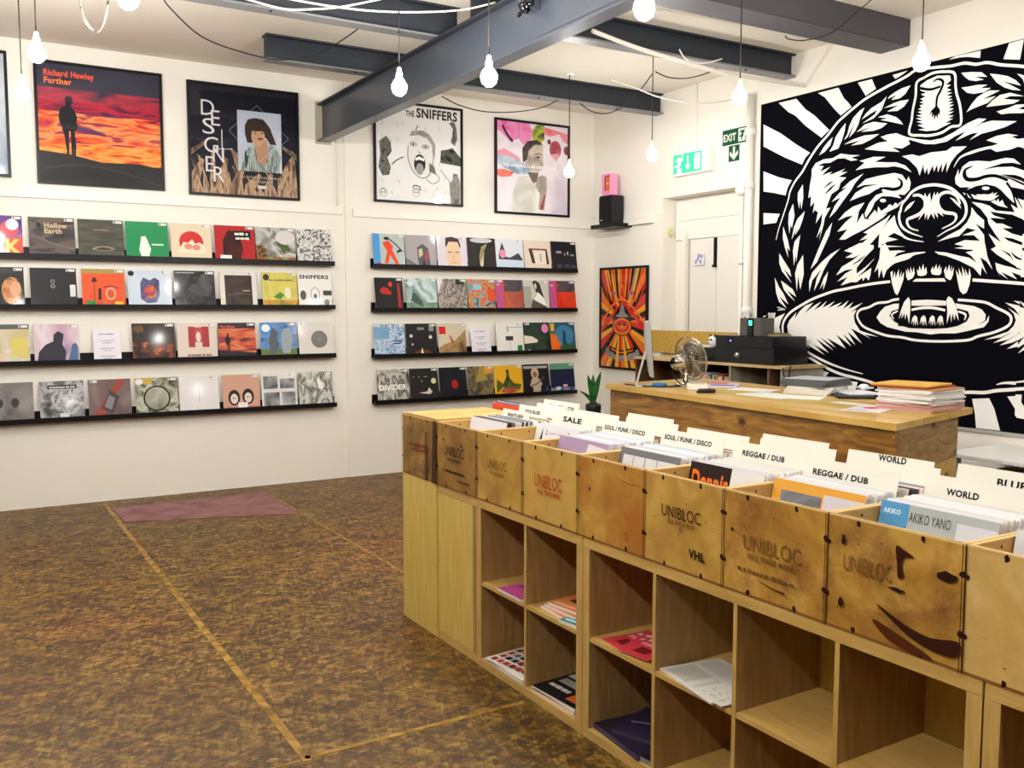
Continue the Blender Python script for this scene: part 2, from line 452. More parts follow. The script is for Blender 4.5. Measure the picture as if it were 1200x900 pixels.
ibeam_x('ceiling_joist', XL, GX+.2, 6.12, 3.57, CEIL, 'long dark grey joist crossing above the left posters')
ibeam_x('ceiling_joist', GX+.1, XW, 5.72, 3.605, CEIL, 'dark grey joist ending above the exit signs')
ibeam_x('ceiling_joist', XL, GX+.02, 4.55, 3.57, CEIL, 'dark grey joist left of the girder nearest the camera')
b = MB().box(GX+.1, 4.56, 3.605, XW, 4.82, CEIL, flat('#4b4a50', .5, 0, 0, .15), .006)
tag(b.build('ceiling_beam'), 'wide boxed dark grey beam ending over the mural', 'beam')
b = MB().box(GX+.1, 3.1, 3.605, XW, 3.36, CEIL, flat('#4b4a50', .5, 0, 0, .15), .006)
tag(b.build('ceiling_beam'), 'wide boxed dark beam above and in front of the mural top', 'beam')

# ------------------------------------------------------------------ bulbs
M_GLOW = flat('#fffdf9', .5, 0, 0, 0, BULB, name='lit_bulb_glass')
M_GLOW2 = flat('#fffdf9', .5, 0, 0, 0, BULB*.45, name='dimmer_lit_bulb_glass')
M_SOCK = flat('#f4f1ea', .4, name='white_lamp_holder')
M_CORD = flat('#2a2220', .6, name='brown_cord')
def bulb(loc, top, label, cord_top=None, glow=None):
    x, y, z = loc
    e = empty('pendant_bulb', (x, y, z), 0, label, 'light bulb', 'bare pendant bulbs')
    MB().lathe([(0, -.062), (.020, -.058), (.037, -.043), (.045, -.018), (.043, .004), (.030, .028), (.0135, .045)], glow or M_GLOW, 12).build('bulb_glass', e)
    MB().lathe([(.0135, .045), (.019, .047), (.019, .075), (.015, .08), (.014, .10), (.005, .108)], M_SOCK, 14).build('lamp_holder', e)
    ct = cord_top or (0, 0, top-z)
    MB().tube([(0, 0, .1), (ct[0]*.3, ct[1]*.3, .1+(ct[2]-.1)*.5), ct], .004, M_CORD, 6, False, False).build('cord', e)
    MB().lathe([(.03, -.02), (.045, -.012), (.045, 0)], M_SOCK, 14).build('ceiling_rose', e, (ct[0], ct[1], ct[2]))
    return e
def bz(px, py, z): return at(px, py, 2, z)
for px, py, z, lab in (
    (43, 60, 3.08, 'bare bulb hanging higher at the top left corner, over the sunset poster edge'),
    (26, 108, 2.98, 'lower bare bulb just left of the sunset poster'),
    (150, -6, 3.0, 'bare bulb cut by the top edge above the sunset poster'),
    (468, 100, 2.98, 'bare bulb hanging before the girder above the screaming face poster'),
    (573, 88, 2.90, 'bare bulb before the middle of the girder'),
    (755, 6, 2.92, 'bare bulb at the top edge where the girder meets the boxed beam'),
    (867, 112, 3.02, 'bare bulb hanging just above the green exit signs'),
    (1080, 70, 3.0, 'bare bulb shining before the top of the mural'),
    (764, 180, 2.93, 'bare bulb hanging between the pink box and the lit exit sign'),
    (667, 200, 2.92, 'bare bulb beside the right edge of the pink floral poster')):
    p = bz(px, py, z); bulb(p, CEIL, lab, None, M_GLOW2 if px in (867, 764, 1080, 667) else None)
M_GLOW3 = flat('#fffdf9', .5, 0, 0, 0, BULB*3.4, name='bright_lit_bulb_glass')
for i, (x, y, m_) in enumerate(((-.45, 1.5, M_GLOW3), (1.75, -1.1, M_GLOW), (3.9, -.6, M_GLOW), (5.2, .9, M_GLOW))):  # unseen bulbs: first follows the shelf shadows, brightened; the rest added as fill
    bulb((x, y, 3.0), CEIL, 'unseen bare bulb added out of view to light the room and shelves', None, m_)

# ceiling cables
def cable(pts, r, m, label, ax=1, val=7.0):
    P = [at(px, py, ax if len(q) < 1 else ax, (q[0] if q else val)) for (px, py, *q) in pts]
    return tag(MB().tube(P, r, m, 6).build('ceiling_cable'), label, 'cable')
M_CAB = flat('#1d1a1a', .5); M_WCAB = flat('#efe9dd', .5)
cable([(187, -8), (200, 10), (235, 42), (280, 60), (330, 70), (375, 62), (425, 30), (455, 4)], .005, M_CAB, 'long sagging black cable above the palm poster', 1, 6.6)
cable([(93, -5), (98, 20), (110, 36), (118, 35), (125, 15), (127, -8)], .006, noisy(('#e8e0d0', '#2a211c'), 30), 'patchy looped cable hanging from the ceiling over the sunset poster', 1, 5.2)
cable([(285, -2), (330, 10), (360, 11), (400, 8), (450, -2)], .006, M_WCAB, 'white cable draped across the joist at the top, left strand', 1, 5.3)
cable([(330, -3), (380, 6), (440, 13), (500, 14), (545, 11), (580, 3)], .006, M_WCAB, 'white cable draped across the joist toward the girder, right strand', 1, 5.35)
cable([(518, 113), (540, 124), (570, 131), (605, 131), (635, 126), (654, 117)], .005, M_CAB, 'black cable sagging under the joist between two posters', 1, 7.3)
cable([(680, 121), (692, 130), (710, 133), (728, 126), (748, 108), (765, 86)], .005, M_CAB, 'black cable looping from the joist up to the bulb by the pink box', 1, 6.75)
cable([(768, 84), (785, 91), (810, 91), (840, 80), (870, 55), (892, 36)], .005, M_CAB, 'black cable sagging between the bulb cord and the next joist', 1, 6.2)
cable([(920, 42), (925, 46), (945, 47), (975, 38), (1000, 18), (1025, -4)], .004, M_CAB, 'thin black cable looping below the wide boxed beam', 1, 4.3)
cable([(694, 36), (730, 50), (765, 62), (800, 72), (850, 86), (900, 94), (940, 100), (962, 104)], .016, M_WCAB, 'thick white cable bundle along the joist ending over the mural corner', 1, 5.55)
cable([(715, 93), (745, 103), (770, 113), (800, 119), (830, 121), (862, 116)], .006, M_WCAB, 'thin white cable crossing toward the bulb above the exit signs', 1, 5.9)
cable([(796, 58), (805, 70), (825, 74), (846, 69)], .006, M_WCAB, 'short white cable loop hanging off the white bundle', 1, 5.5)
c = at(617, 4, 0, GX-.02)
e = empty('security_camera', c, 0, 'small glossy black dome fixture on the upper side of the girder', 'camera')
MB().ball((0, 0, 0), .06, flat('#101014', .1, .8), 18, 12, (.8, 1, 1)).build('dome', e)
MB().box(0, -.05, -.04, .06, .05, .06, M_STEEL).build('mount', e)
MB().cyl((-.02, -.03, -.05), (-.03, -.05, -.065), .012, .012, M_BLACK, 10).cyl((-.02, .03, -.05), (-.03, .05, -.065), .012, .012, M_BLACK, 10).build('lens', e)

# ------------------------------------------------------------------ mural
MZ0, MZ1, MY0, MY1 = .80, 3.446, 6.035, 2.47
mu = Art(MY0-MY1, MZ1-MZ0, .012, ('x', flat('#07070e', .9, 0, spec=.05)), M_TRIM, .0001)
MWHITE = ('x', flat('#f4f0ea', .6, 0, name='mural_white')); MBLK = ('x', flat('#07070e', .9, 0, spec=.05))
TILES = {1: (880, 50), 2: (1040, 50), 3: (880, 170), 4: (1040, 170), 5: (880, 290), 6: (1040, 290), 7: (880, 400), 8: (1040, 400)}
def mpt(t, x, y):
    if t == 'A': px, py = 880+x/3.75, 50+y/3.75
    else: px, py = TILES[t][0]+x/7.5, TILES[t][1]+y/7.5
    p = at(px, py, 0, XW-.012)
    u, v = MY0-p.y, p.z-MZ0
    return (min(max(u, 0), mu.w), min(max(v, 0), mu.h))
_ctr = [0]
U_AX = mpt(4, 403, 450)[0]; U_ED = mpt(4, 1205, 450)[0]
def hclip(P, f):
    out = []
    for i in range(len(P)):
        a, b = P[i], P[(i+1) % len(P)]; fa, fb = f(a), f(b)
        if fa >= 0: out.append(a)
        if fa*fb < 0: t_ = fa/(fa-fb); out.append((a[0]+(b[0]-a[0])*t_, a[1]+(b[1]-a[1])*t_))
    return out
def emit(P, c):
    # the half beyond the photo's edge repeats the painting's own left-right symmetry
    A = hclip(P, lambda q: U_ED-q[0])
    if len(A) > 2: mu.raw(A, c, False)
    B = hclip([(2*U_AX-q[0], q[1]) for q in P][::-1], lambda q: q[0]-U_ED)
    B = hclip(B, lambda q: mu.w-q[0]) if len(B) > 2 else B
    if len(B) > 2: mu.raw(B, c, False)
def mpoly(t, pts, c=MWHITE):
    _ctr[0] += 1
    mu.k = 2+_ctr[0] % 14 if c is MWHITE else 24+_ctr[0] % 6
    emit([mpt(t, *p) for p in pts], c)
def mstroke(t, pts, w, c=MWHITE, lift=0):
    P = [Vector((*mpt(t, *p), 0)) for p in pts]
    P = catmull(P, 5)
    n = len(P); a = []; b = []; sc = 1/7.5/155.0
    if not isinstance(w, (list, tuple)): w = (w, w)
    for i, p in enumerate(P):
        d = (P[min(i+1, n-1)]-P[max(i-1, 0)]).normalized(); q = Vector((-d.y, d.x, 0))
        f = i/(n-1)*(len(w)-1); j = min(int(f), len(w)-2); ww = (w[j]+(w[j+1]-w[j])*(f-j))*sc
        a.append(p+q*ww/2); b.append(p-q*ww/2)
    _ctr[0] += 1
    mu.k = (16+_ctr[0] % 8 if c is MWHITE else 31+_ctr[0] % 8)+(24 if lift else 0)
    for i in range(n-1): emit([(q.x, q.y) for q in (a[i], b[i], b[i+1], a[i+1])], c)
WHITE_POLYS = [
 (1, [(245,530),(400,493),(480,585),(560,640),(690,768),(620,835),(480,730),(390,640),(330,610)]),
 (1, [(590,443),(770,395),(820,490),(855,525),(885,565),(790,640),(740,590),(690,530),(650,480)]),
 (1, [(940,352),(1065,320),(1100,405),(1010,468),(970,400)]),
 (3, [(112,-180),(260,-105),(400,-5),(520,68),(480,110),(450,172),(300,110),(112,12)]),
 (3, [(112,232),(250,285),(360,310),(325,370),(305,443),(200,420),(112,408)]),
 (3, [(112,598),(255,605),(235,650),(225,683),(112,697)]),
 (5, [(105,668),(200,625),(300,578),(265,640),(250,700),(262,755),(210,790),(105,770)]),
 (7, [(240,165),(335,82),(445,160),(360,235),(290,318),(200,420),(150,420)]),
 (7, [(590,240),(685,275),(655,315),(560,420),(450,420),(530,305)]),
 (7, [(840,345),(940,358),(915,445),(860,520),(760,520),(840,400)]),
 (8, [(745,505),(895,500),(940,590),(992,785),(780,762),(770,640)]),
 (8, [(1055,485),(1200,475),(1300,470),(1300,840),(1200,745),(1140,620)]),
 (8, [(1420,465),(1560,455),(1760,900),(1560,880)]),
 (2, [(540,150),(600,118),(820,70),(815,135),(760,130),(700,125),(640,130)]),
 (2, [(1070,5),(1200,-30),(1165,150),(1020,145)]),
 (2, [(1330,-50),(1500,-90),(1400,170),(1290,160)]),
 (2, [(45,285),(180,245),(120,290),(70,318)]),
 # laurel leaves
 (1, [(1195,470),(1150,520),(1060,575),(1010,625),(975,675),(1060,620),(1110,590),(1090,630),(980,710),(1080,665),(1150,590)]),
 (1, [(1000,570),(960,595),(900,660),(865,735),(850,800),(820,855),(850,830),(890,750),(915,680),(900,740),(865,835),(915,780),(945,720),(965,650)]),
 (1, [(835,705),(790,760),(745,830),(725,900),(690,960),(770,930),(800,860),(825,780)]),
 (1, [(720,830),(680,870),(640,920),(600,990),(650,960),(700,900)]),
 (1, [(1200,710),(1080,695),(1000,720),(960,760),(930,785),(1060,740),(970,785),(1080,775),(1150,750)]),
 (1, [(1130,803),(1000,815),(900,850),(820,895),(960,860),(880,905),(980,890),(1060,850)]),
 (2, [(-85,655),(0,630),(80,655),(120,690),(140,720),(70,705),(0,690),(-60,680),(0,665)]),
 (2, [(205,375),(130,400),(60,440),(20,470),(5,495),(80,460),(35,505),(110,490),(160,450)]),
 (2, [(190,500),(120,510),(60,530),(0,560),(-30,575),(100,550),(0,605),(90,600),(150,560)]),
 (2, [(650,265),(740,258),(830,260),(880,300),(770,300),(850,325),(780,338),(720,330),(680,300)]),
 (2, [(650,395),(720,385),(800,370),(880,370),(820,400),(910,398),(850,435),(760,450),(700,440)]),
 (2, [(695,612),(740,540),(790,480),(850,440),(900,420),(990,420),(920,455),(840,495),(950,470),(880,530),(790,565),(730,590)]),
 (2, [(900,272),(980,280),(1060,295),(1130,330),(1175,378),(1020,340),(1100,380),(1175,420),(1100,415),(1030,395),(960,350)]),
 (2, [(870,565),(920,510),(990,460),(1080,440),(1200,470),(1080,470),(1020,495),(1165,505),(1110,535),(1000,550)]),
 (2, [(960,605),(1060,575),(1130,545),(1250,540),(1150,580),(1260,600),(1180,620),(1080,620),(1000,630)]),
 (2, [(1140,272),(1250,300),(1300,400),(1210,380),(1190,320)]),
 # can face
 (2, [(290,375),(350,330),(440,290),(550,288),(560,330),(515,370),(560,370),(520,400),(565,415),(515,435),(570,440),(520,465),(570,470),(530,495),(575,495),(530,520),(580,520),(540,545),(585,545),(540,575),(585,580),(530,610),(585,605),(530,640),(585,640),(530,670),(580,665),(510,705),(560,705),(490,740),(430,770),(340,778),(270,765),(330,755),(265,725),(320,715),(255,695),(310,690),(250,665),(310,660),(255,640),(310,630),(265,610),(310,600),(270,585),(300,570),(285,550),(325,540),(285,525),(320,512),(290,495),(335,475),(295,455),(340,440),(290,420)]),
 # brow line below the can
 (2, [(-60,830),(0,808),(80,795),(170,830),(280,850),(380,860),(480,840),(580,790),(700,710),(800,665),(870,670),(760,755),(830,710),(920,685),(1140,690),(1040,740),(930,775),(830,800),(720,858),(800,790),(740,800),(600,862),(690,780),(600,820),(520,870),(420,892),(330,892),(200,855),(130,845),(185,900),(100,880),(40,850),(60,900),(-20,850)]),
 ('A', [(640,410),(690,420),(700,445),(665,465),(620,460),(655,480),(560,475),(500,468),(560,440),(620,430),(580,425)]),
 (2, [(870,858),(960,820),(1060,800),(1150,815),(1090,825),(1180,860),(1300,900),(1300,960),(1160,915),(1060,925),(980,890)]),
 (4, [(880,20),(1060,-40),(1200,-60),(1300,-50),(1300,-10),(1160,10),(1080,40),(960,60)]),
 # forehead
 (4, [(130,98),(220,82),(280,98),(380,65),(520,50),(570,15),(700,10),(610,85),(560,150),(520,240),(525,140),(480,240),(480,160),(445,240),(440,170),(410,235),(400,180),(360,262),(350,200),(330,250),(310,160),(310,190),(285,268),(260,200),(190,130)]),
 (3, [(920,222),(1000,155),(955,140),(1080,103),(1185,103),(1090,148),(1200,152),(1280,152),(1360,180),(1415,240),(1330,200),(1260,186),(1200,195),(1100,195),(1000,205)]),
 # left brow
 (3, [(930,375),(1010,300),(1120,272),(1260,245),(1330,260),(1370,315),(1388,275),(1407,330),(1395,395),(1350,438),(1290,432),(1215,425),(1310,465),(1200,445),(1150,400),(1180,370),(1120,345),(1000,350)]),
 (3, [(870,492),(920,420),(1000,370),(1120,345),(1240,345),(1290,365),(1200,368),(1100,390),(1040,430),(960,455)]),
 (3, [(1010,640),(1000,600),(1040,510),(1100,440),(1180,410),(1290,430),(1320,468),(1230,450),(1150,450),(1090,500),(1060,570)]),
 (3, [(1030,645),(1090,570),(1110,600),(1120,540),(1145,580),(1200,545),(1220,505),(1245,540),(1275,495),(1285,525),(1340,480),(1290,545),(1200,590),(1130,630),(1060,655)]),
 # cheek fur
 (3, [(535,215),(570,160),(640,125),(720,115),(790,75),(860,85),(960,90),(880,110),(940,130),(880,140),(820,115),(760,120),(700,155),(640,160),(590,180),(640,185),(610,235),(700,190),(650,240),(625,270),(720,225),(690,265),(830,208),(790,240),(850,235),(770,280),(840,285),(790,330),(770,390),(710,430),(690,480),(660,560),(700,550),(650,640),(640,700),(600,840),(620,740),(575,820),(620,690),(630,600),(570,690),(590,590),(560,570),(545,600),(560,500),(525,540),(530,450),(505,465),(520,350),(535,270)]),
 (3, [(990,250),(920,290),(870,320),(800,385),(850,370),(780,420),(710,500),(790,460),(740,530),(690,640),(740,590),(820,480),(880,400),(920,330)]),
 (3, [(765,665),(830,590),(900,540),(1000,505),(950,580),(930,690),(985,600),(1000,650),(1060,655),(1200,600),(1160,640),(1080,690),(1000,740),(900,790),(830,830),(775,832),(850,740),(760,762),(830,680),(900,620),(840,630)]),
 (3, [(955,840),(1030,780),(990,770),(1100,700),(1180,650),(1230,610),(1170,720),(1130,780),(1060,860),(1010,900),(930,930),(860,905),(950,885),(1030,820)]),
 (5, [(820,30),(880,0),(960,-40),(1080,-20),(1080,10),(1000,90),(930,180),(930,230),(1010,170),(1090,95),(1000,200),(940,260),(1060,180),(1050,250),(1035,290),(1010,260),(985,295),(980,265),(930,305),(880,305),(790,335),(850,260),(760,300),(830,230),(900,190),(830,200),(750,245),(800,170),(900,110),(960,60),(900,90),(830,90),(900,50)]),
 (5, [(1140,0),(1130,100),(1085,220),(1120,180),(1125,270),(1150,190),(1165,270),(1200,185),(1290,120),(1380,82),(1540,38),(1440,42),(1340,60),(1260,85),(1290,50),(1360,32),(1300,25),(1220,30),(1180,-40)]),
 # left chin line / right jaw
 (6, [(415,35),(520,45),(640,75),(720,90),(785,135),(740,75),(690,42),(790,20),(700,18),(590,5),(700,-10),(860,-30),(880,80),(925,195),(870,120),(815,85),(875,235),(830,170),(820,250),(760,180),(640,120),(520,75),(450,60)]),
 (6, [(910,15),(960,-10),(1080,80),(1140,170),(1040,110),(960,60)]),
 (6, [(1020,0),(1060,-60),(1300,20),(1300,250),(1200,257),(1090,215),(1140,280),(1000,215),(1060,280),(975,220),(995,262),(960,195),(950,135),(1030,160),(1140,185),(1080,60)]),
 # nose
 (4, [(330,420),(350,460),(375,420),(385,500),(415,410),(420,450),(445,410),(450,480),(460,560),(495,630),(440,590),(445,645),(410,590),(415,650),(385,600),(355,660),(350,600),(330,655),(330,590),(270,665),(320,560),(320,480)]),
 (4, [(550,460),(590,475),(640,525),(650,560),(600,515)]),
 (4, [(148,590),(165,545),(200,510),(242,490),(205,545)]),
 (4, [(740,545),(790,610),(850,660),(850,735),(775,690),(850,790),(862,950),(790,960),(730,905),(590,870),(680,835),(815,842),(760,792),(660,792),(780,748),(700,728),(630,800),(540,820),(440,850),(540,790),(640,740),(700,680),(735,610)]),
 (4, [(60,620),(75,700),(130,790),(190,832),(60,772),(0,805),(95,830),(0,850),(-60,880),(160,892),(0,897),(-80,900),(-70,780),(0,680)]),
 # right brow and eye
 (4, [(595,290),(625,210),(628,270),(660,190),(720,145),(800,138),(900,145),(1040,112),(1110,118),(1175,170),(1100,155),(1010,160),(830,218),(960,195),(1100,190),(1250,240),(1250,300),(1120,262),(1000,258),(1180,315),(1300,400),(1200,390),(1070,365),(1100,440),(1115,512),(1040,440),(1000,395),(950,362),(870,345),(780,360),(700,395),(760,350),(830,322),(720,370),(640,372),(600,340)]),
 (4, [(735,430),(790,450),(760,410),(830,440),(800,400),(870,435),(900,432),(940,400),(925,435),(965,415),(945,450),(985,440),(930,482),(900,490),(820,482),(760,470)]),
 (4, [(910,498),(950,480),(955,500),(975,470),(985,505),(1010,480),(1030,525),(1060,552),(980,535)]),
 (4, [(662,415),(690,430),(680,438)]), (4, [(698,422),(735,468),(712,458)]),
 (4, [(740,500),(830,512),(900,535),(950,575),(1060,585),(1120,590),(1085,520),(1150,560),(1120,460),(1300,520),(1300,680),(1200,655),(1100,612),(980,597),(900,582),(940,620),(1040,650),(940,640),(900,642),(960,690),(1010,690),(1100,730),(1010,732),(1100,780),(1300,830),(1300,870),(1200,860),(1100,820),(1020,810),(1100,870),(1200,900),(1300,960),(1300,1040),(1150,990),(960,900),(890,780),(1000,855),(940,770),(890,690),(880,640),(820,560)]),
 # left long leaves
 (3, [(458,345),(415,420),(412,480),(425,560),(435,480),(445,565),(462,460)]),
 (3, [(372,515),(335,600),(330,680),(340,780),(350,700),(362,730),(385,620)]),
 (3, [(475,580),(410,650),(380,720),(360,830),(400,740),(390,790),(430,730),(455,660)]),
 (3, [(285,715),(282,820),(300,900),(330,990),(320,900),(345,930),(325,830)]),
 (3, [(435,790),(385,850),(370,930),(380,1060),(395,960),(400,1030),(418,900)]),
 (3, [(715,680),(660,760),(600,900),(560,1000),(525,1090),(580,1030),(640,900),(690,790)]),
 (5, [(250,50),(250,140),(275,210),(360,315),(290,190),(355,258),(345,200),(300,130)]),
 (5, [(460,65),(410,150),(388,230),(405,385),(415,250),(435,370),(465,240)]),
 (5, [(210,265),(222,400),(250,480),(315,535),(250,430),(330,500),(290,410),(250,350)]),
 (5, [(265,290),(290,370),(330,420),(390,475),(320,380),(400,435),(370,370),(320,330)]),
 (5, [(785,10),(700,60),(620,130),(540,220),(512,300),(515,390),(540,290),(620,190),(580,270),(555,385),(600,300),(640,200),(690,110)]),
 (5, [(680,210),(640,270),(605,370),(640,310),(635,378),(665,290)]),
 # record shine, left
 (5, [(320,690),(340,640),(400,570),(385,625),(430,560),(480,512),(550,485),(470,580),(560,510),(620,475),(555,550),(610,520),(670,468),(630,530),(690,500),(740,470),(680,535),(730,510),(800,482),(750,530),(800,510),(860,465),(810,540),(850,515),(900,480),(860,540),(985,485),(880,570),(930,545),(905,600),(915,660),(960,730),(1120,785),(1000,765),(1055,802),(880,710),(975,842),(850,740),(920,858),(810,760),(885,870),(750,765),(835,888),(670,795),(745,880),(610,790),(725,903),(570,800),(685,925),(550,850),(650,945),(470,840),(525,890),(430,830),(490,930),(380,850),(330,770)]),
 (6, [(1300,480),(1200,480),(1110,468),(1200,520),(1035,485),(1120,540),(1165,600),(1060,530),(1110,580),(1130,640),(1110,690),(1060,740),(850,812),(1000,790),(1110,735),(930,840),(1060,810),(1175,745),(985,862),(1100,835),(1200,790),(1050,892),(1150,870),(1300,800)]),
 # label ring
 (6, [(-20,520),(60,495),(150,490),(330,470),(510,470),(620,495),(760,515),(830,545),(865,590),(860,640),(800,680),(870,645),(895,595),(890,650),(850,700),(700,735),(600,755),(460,755),(380,765),(260,745),(160,740),(60,715),(0,700),(-60,665),(-95,615),(-60,560)]),
]
BLACK_POLYS = [
 (6, [(20,600),(40,560),(100,540),(220,512),(510,510),(640,540),(710,560),(725,600),(700,650),(620,690),(520,710),(400,715),(200,710),(130,690),(60,650)]),
 (2, [(435,550),(385,600),(370,640),(395,610),(390,665),(410,630),(412,685),(430,635),(440,670),(450,620),(460,640),(465,590)]),
 (4, [(710,400),(790,362),(870,352),(940,380),(960,400),(900,432),(800,432),(760,440)]),
 (3, [(1085,520),(1130,470),(1200,455),(1280,470),(1300,500),(1200,530),(1130,540)]),
 (6, [(105,440),(210,430),(222,700),(95,690)]), (6, [(520,430),(585,425),(640,660),(520,690)]),
]
TOP_WHITE = [
 (6, [(190,435),(205,470),(205,560),(195,670),(175,580),(160,635),(155,580),(130,625),(135,570),(105,630),(120,560),(150,480)]),
 (6, [(540,430),(570,445),(600,500),(620,560),(630,645),(600,580),(595,640),(575,580),(565,660),(555,580),(525,670),(530,560),(522,460)]),
 (6, [(90,420),(70,400),(45,320),(30,220),(50,205),(50,280),(70,210),(75,270),(105,190),(105,270),(130,205),(120,270),(150,215),(145,280),(110,380)]),
 (6, [(670,412),(700,395),(725,330),(738,250),(725,180),(715,250),(685,185),(695,260),(660,165),(665,260),(630,180),(635,250),(605,195),(620,290),(640,380)]),
 (6, [(185,290),(170,260),(165,190),(185,230),(180,180),(205,230),(205,170),(225,220),(235,170),(245,230),(225,270)]),
 (6, [(300,252),(270,245),(262,190),(280,210),(285,160),(300,205),(318,145),(330,200),(345,170),(352,225),(340,243)]),
 (6, [(430,243),(395,235),(385,205),(405,165),(410,200),(435,145),(440,195),(465,150),(465,200),(480,170),(478,225),(460,243)]),
 (6, [(550,287),(515,265),(500,205),(520,165),(525,215),(548,150),(555,215),(570,155),(565,220),(588,170),(580,240),(565,280)]),
 (6, [(255,275),(500,270),(520,300),(225,300)]),
] + [(6, [(x,595),(x+20,610),(x+28,690),(x+10,640),(x+5,690),(x-5,640),(x-12,690),(x-15,640),(x-32,675),(x-22,620)]) for x in (245, 320, 398, 470)]
for t, p in WHITE_POLYS: mpoly(t, p)
# broad white outlines
mstroke(3, [(222,835),(245,740),(285,620),(330,480),(345,410),(390,320),(450,240),(500,150),(550,70),(600,0),(680,-90),(760,-195),(830,-260),(960,-370),(1040,-425),(1200,-515),(1290,-560),(1380,-610),(1460,-660),(1620,-682),(1760,-695),(1880,-720),(1980,-710),(2080,-725),(2200,-705),(2400,-690),(2500,-660)], (8, 24, 24, 24, 24))
mstroke(2, [(320,310),(400,268),(500,255),(590,270),(600,380),(610,450),(640,560),(645,715),(560,740),(480,790),(380,815),(300,815),(195,800),(215,680),(225,590),(250,470),(260,350),(330,305)], 22)
mstroke(5, [(2500,335),(2360,315),(2160,300),(1950,285)], 26)
mstroke(5, [(1225,300),(1120,312),(1050,322),(950,340),(830,365),(730,385),(640,415),(540,455),(440,510),(350,570),(295,640),(280,710),(295,790),(340,850),(430,915),(560,995),(680,1065),(800,1115),(920,1145),(1060,1185),(1200,1240),(1500,1280),(1800,1276),(1930,1272),(2050,1275),(2160,1258),(2280,1250),(2400,1240),(2520,1220)], (24, 26, 26, 30))
mstroke(7, [(390,-40),(470,70),(600,150),(720,205),(850,250),(985,285)], (26, 24, 8))
mstroke(8, [(960,380),(1040,365),(1200,370),(1320,360)], (6, 26, 26))
mstroke(5, [(1315,452),(1250,462),(1200,480),(1110,490),(1040,525),(960,550),(935,600),(960,660),(1000,700),(1080,735),(1200,775),(1330,790),(1450,815),(1660,825),(1900,815),(2000,780),(2140,745),(2260,690),(2290,630),(2260,580),(2160,530),(2070,485),(1960,470),(1820,460)], 22)
mstroke(6, [(-20,205),(60,130),(180,90),(230,60),(335,42)], (14, 30, 26, 6))
mstroke(4, [(585,195),(640,110),(740,65),(860,30),(1000,5)], (4, 24, 20))
mstroke(4, [(115,590),(130,520),(170,470),(220,410),(290,370),(370,352),(450,352),(550,378),(620,430),(680,500),(695,580),(670,650),(600,715),(520,755),(440,805)], (20, 26, 26, 24, 6))
mstroke(4, [(110,580),(105,650),(130,720),(200,770),(310,808)], (24, 24, 6))
mstroke(4, [(60,620),(75,700),(130,790),(200,830),(320,850)], (14, 22, 6))
mstroke(4, [(225,445),(280,440),(325,475),(332,540),(290,600),(230,632),(178,655),(180,700),(215,735),(275,752)], (22, 26, 30, 22, 8))
mstroke(4, [(640,520),(610,450),(540,415),(475,430),(445,480),(455,545),(500,590),(590,605),(605,645),(570,690),(480,735)], (18, 26, 30, 24, 8))
mstroke(4, [(1300,330),(1180,280)], (6, 6))
# black overlays
for t, p in BLACK_POLYS: mpoly(t, p, MBLK)
mstroke(2, [(405,345),(440,322),(480,330),(492,360),(470,420),(440,480),(432,560)], (10, 22, 22, 18), MBLK)
mstroke(2, [(290,400),(380,412),(470,385)], (22, 22, 18), MBLK)
mstroke(3, [(640,385),(690,340),(725,322)], (2, 18, 2), MBLK); mstroke(3, [(650,435),(700,385),(745,342)], (2, 24, 2), MBLK)
mstroke(3, [(1290,290),(1325,320),(1320,365),(1270,388),(1200,385),(1130,372)], (5, 30, 30, 5), MBLK)
mstroke(4, [(755,185),(690,215),(680,265),(710,302),(790,300),(870,275),(960,272),(1060,310)], (5, 34, 32, 26, 22), MBLK)
mstroke(3, [(985,600),(1025,500),(1085,415),(1180,375),(1300,392)], (14, 18, 16, 10), MBLK)
mstroke(4, [(1050,330),(1100,400),(1140,470),(1190,560)], (20, 16, 4), MBLK)
mstroke(4, [(1000,265),(1100,300),(1200,345),(1290,380)], (4, 14, 18), MBLK)
mstroke(3, [(690,245),(750,210),(800,200)], (3, 12, 3), MBLK)
mstroke(5, [(900,150),(960,110),(1010,70)], (4, 14, 3), MBLK)
mstroke(6, [(1060,120),(1110,170),(1180,195)], (4, 18, 4), MBLK)
mstroke(6, [(1090,40),(1140,90),(1230,120)], (4, 18, 4), MBLK)
mstroke(5, [(330,640),(300,720),(330,800),(420,880),(520,960)], (20, 22, 22), MBLK)
mu.k = 6
def topw(t, pts):
    _ctr[0] += 1; mu.k = 48+_ctr[0] % 6; emit([mpt(t, *p) for p in pts], MWHITE)
mstroke(6, [(215,482),(360,478),(515,485)], (30, 36, 30), MWHITE, 4)
mstroke(6, [(215,548),(300,532),(400,530),(512,552)], (20, 26, 20), MWHITE, 4)
mstroke(6, [(60,630),(42,590),(95,558)], (6, 16, 14), MWHITE, 4); mstroke(6, [(625,562),(690,590),(680,640)], (14, 20, 6), MWHITE, 4)
for t, p in TOP_WHITE: topw(t, p)
topw(3, [(1165+28*math.cos(a*.7), 488+16*math.sin(a*.7)) for a in range(9)])
topw(4, [(868+35*math.cos(a*.7), 380+16*math.sin(a*.7)) for a in range(9)])
# signature with its two ruled dashes
sg = mpt(5, 145, 640); mu.k = 50
mu.text('2008', sg[0]/mu.w, sg[1]/mu.h, .026, MWHITE, True, width=.024, shear=.2)
for a_, b_ in (((235, 525), (290, 540)), ((240, 550), (305, 545)), ((110, 610), (135, 600)), ((108, 640), (135, 625))):
    mstroke(5, [a_, ((a_[0]+b_[0])/2, (a_[1]+b_[1])/2), b_], (10, 8), MWHITE, 4)
tag(mu.build('wall_mural', None, (XW-.013, MY0, MZ0), (0, 0, RW)), 'huge black and white mural of a roaring bear biting a record', 'mural')
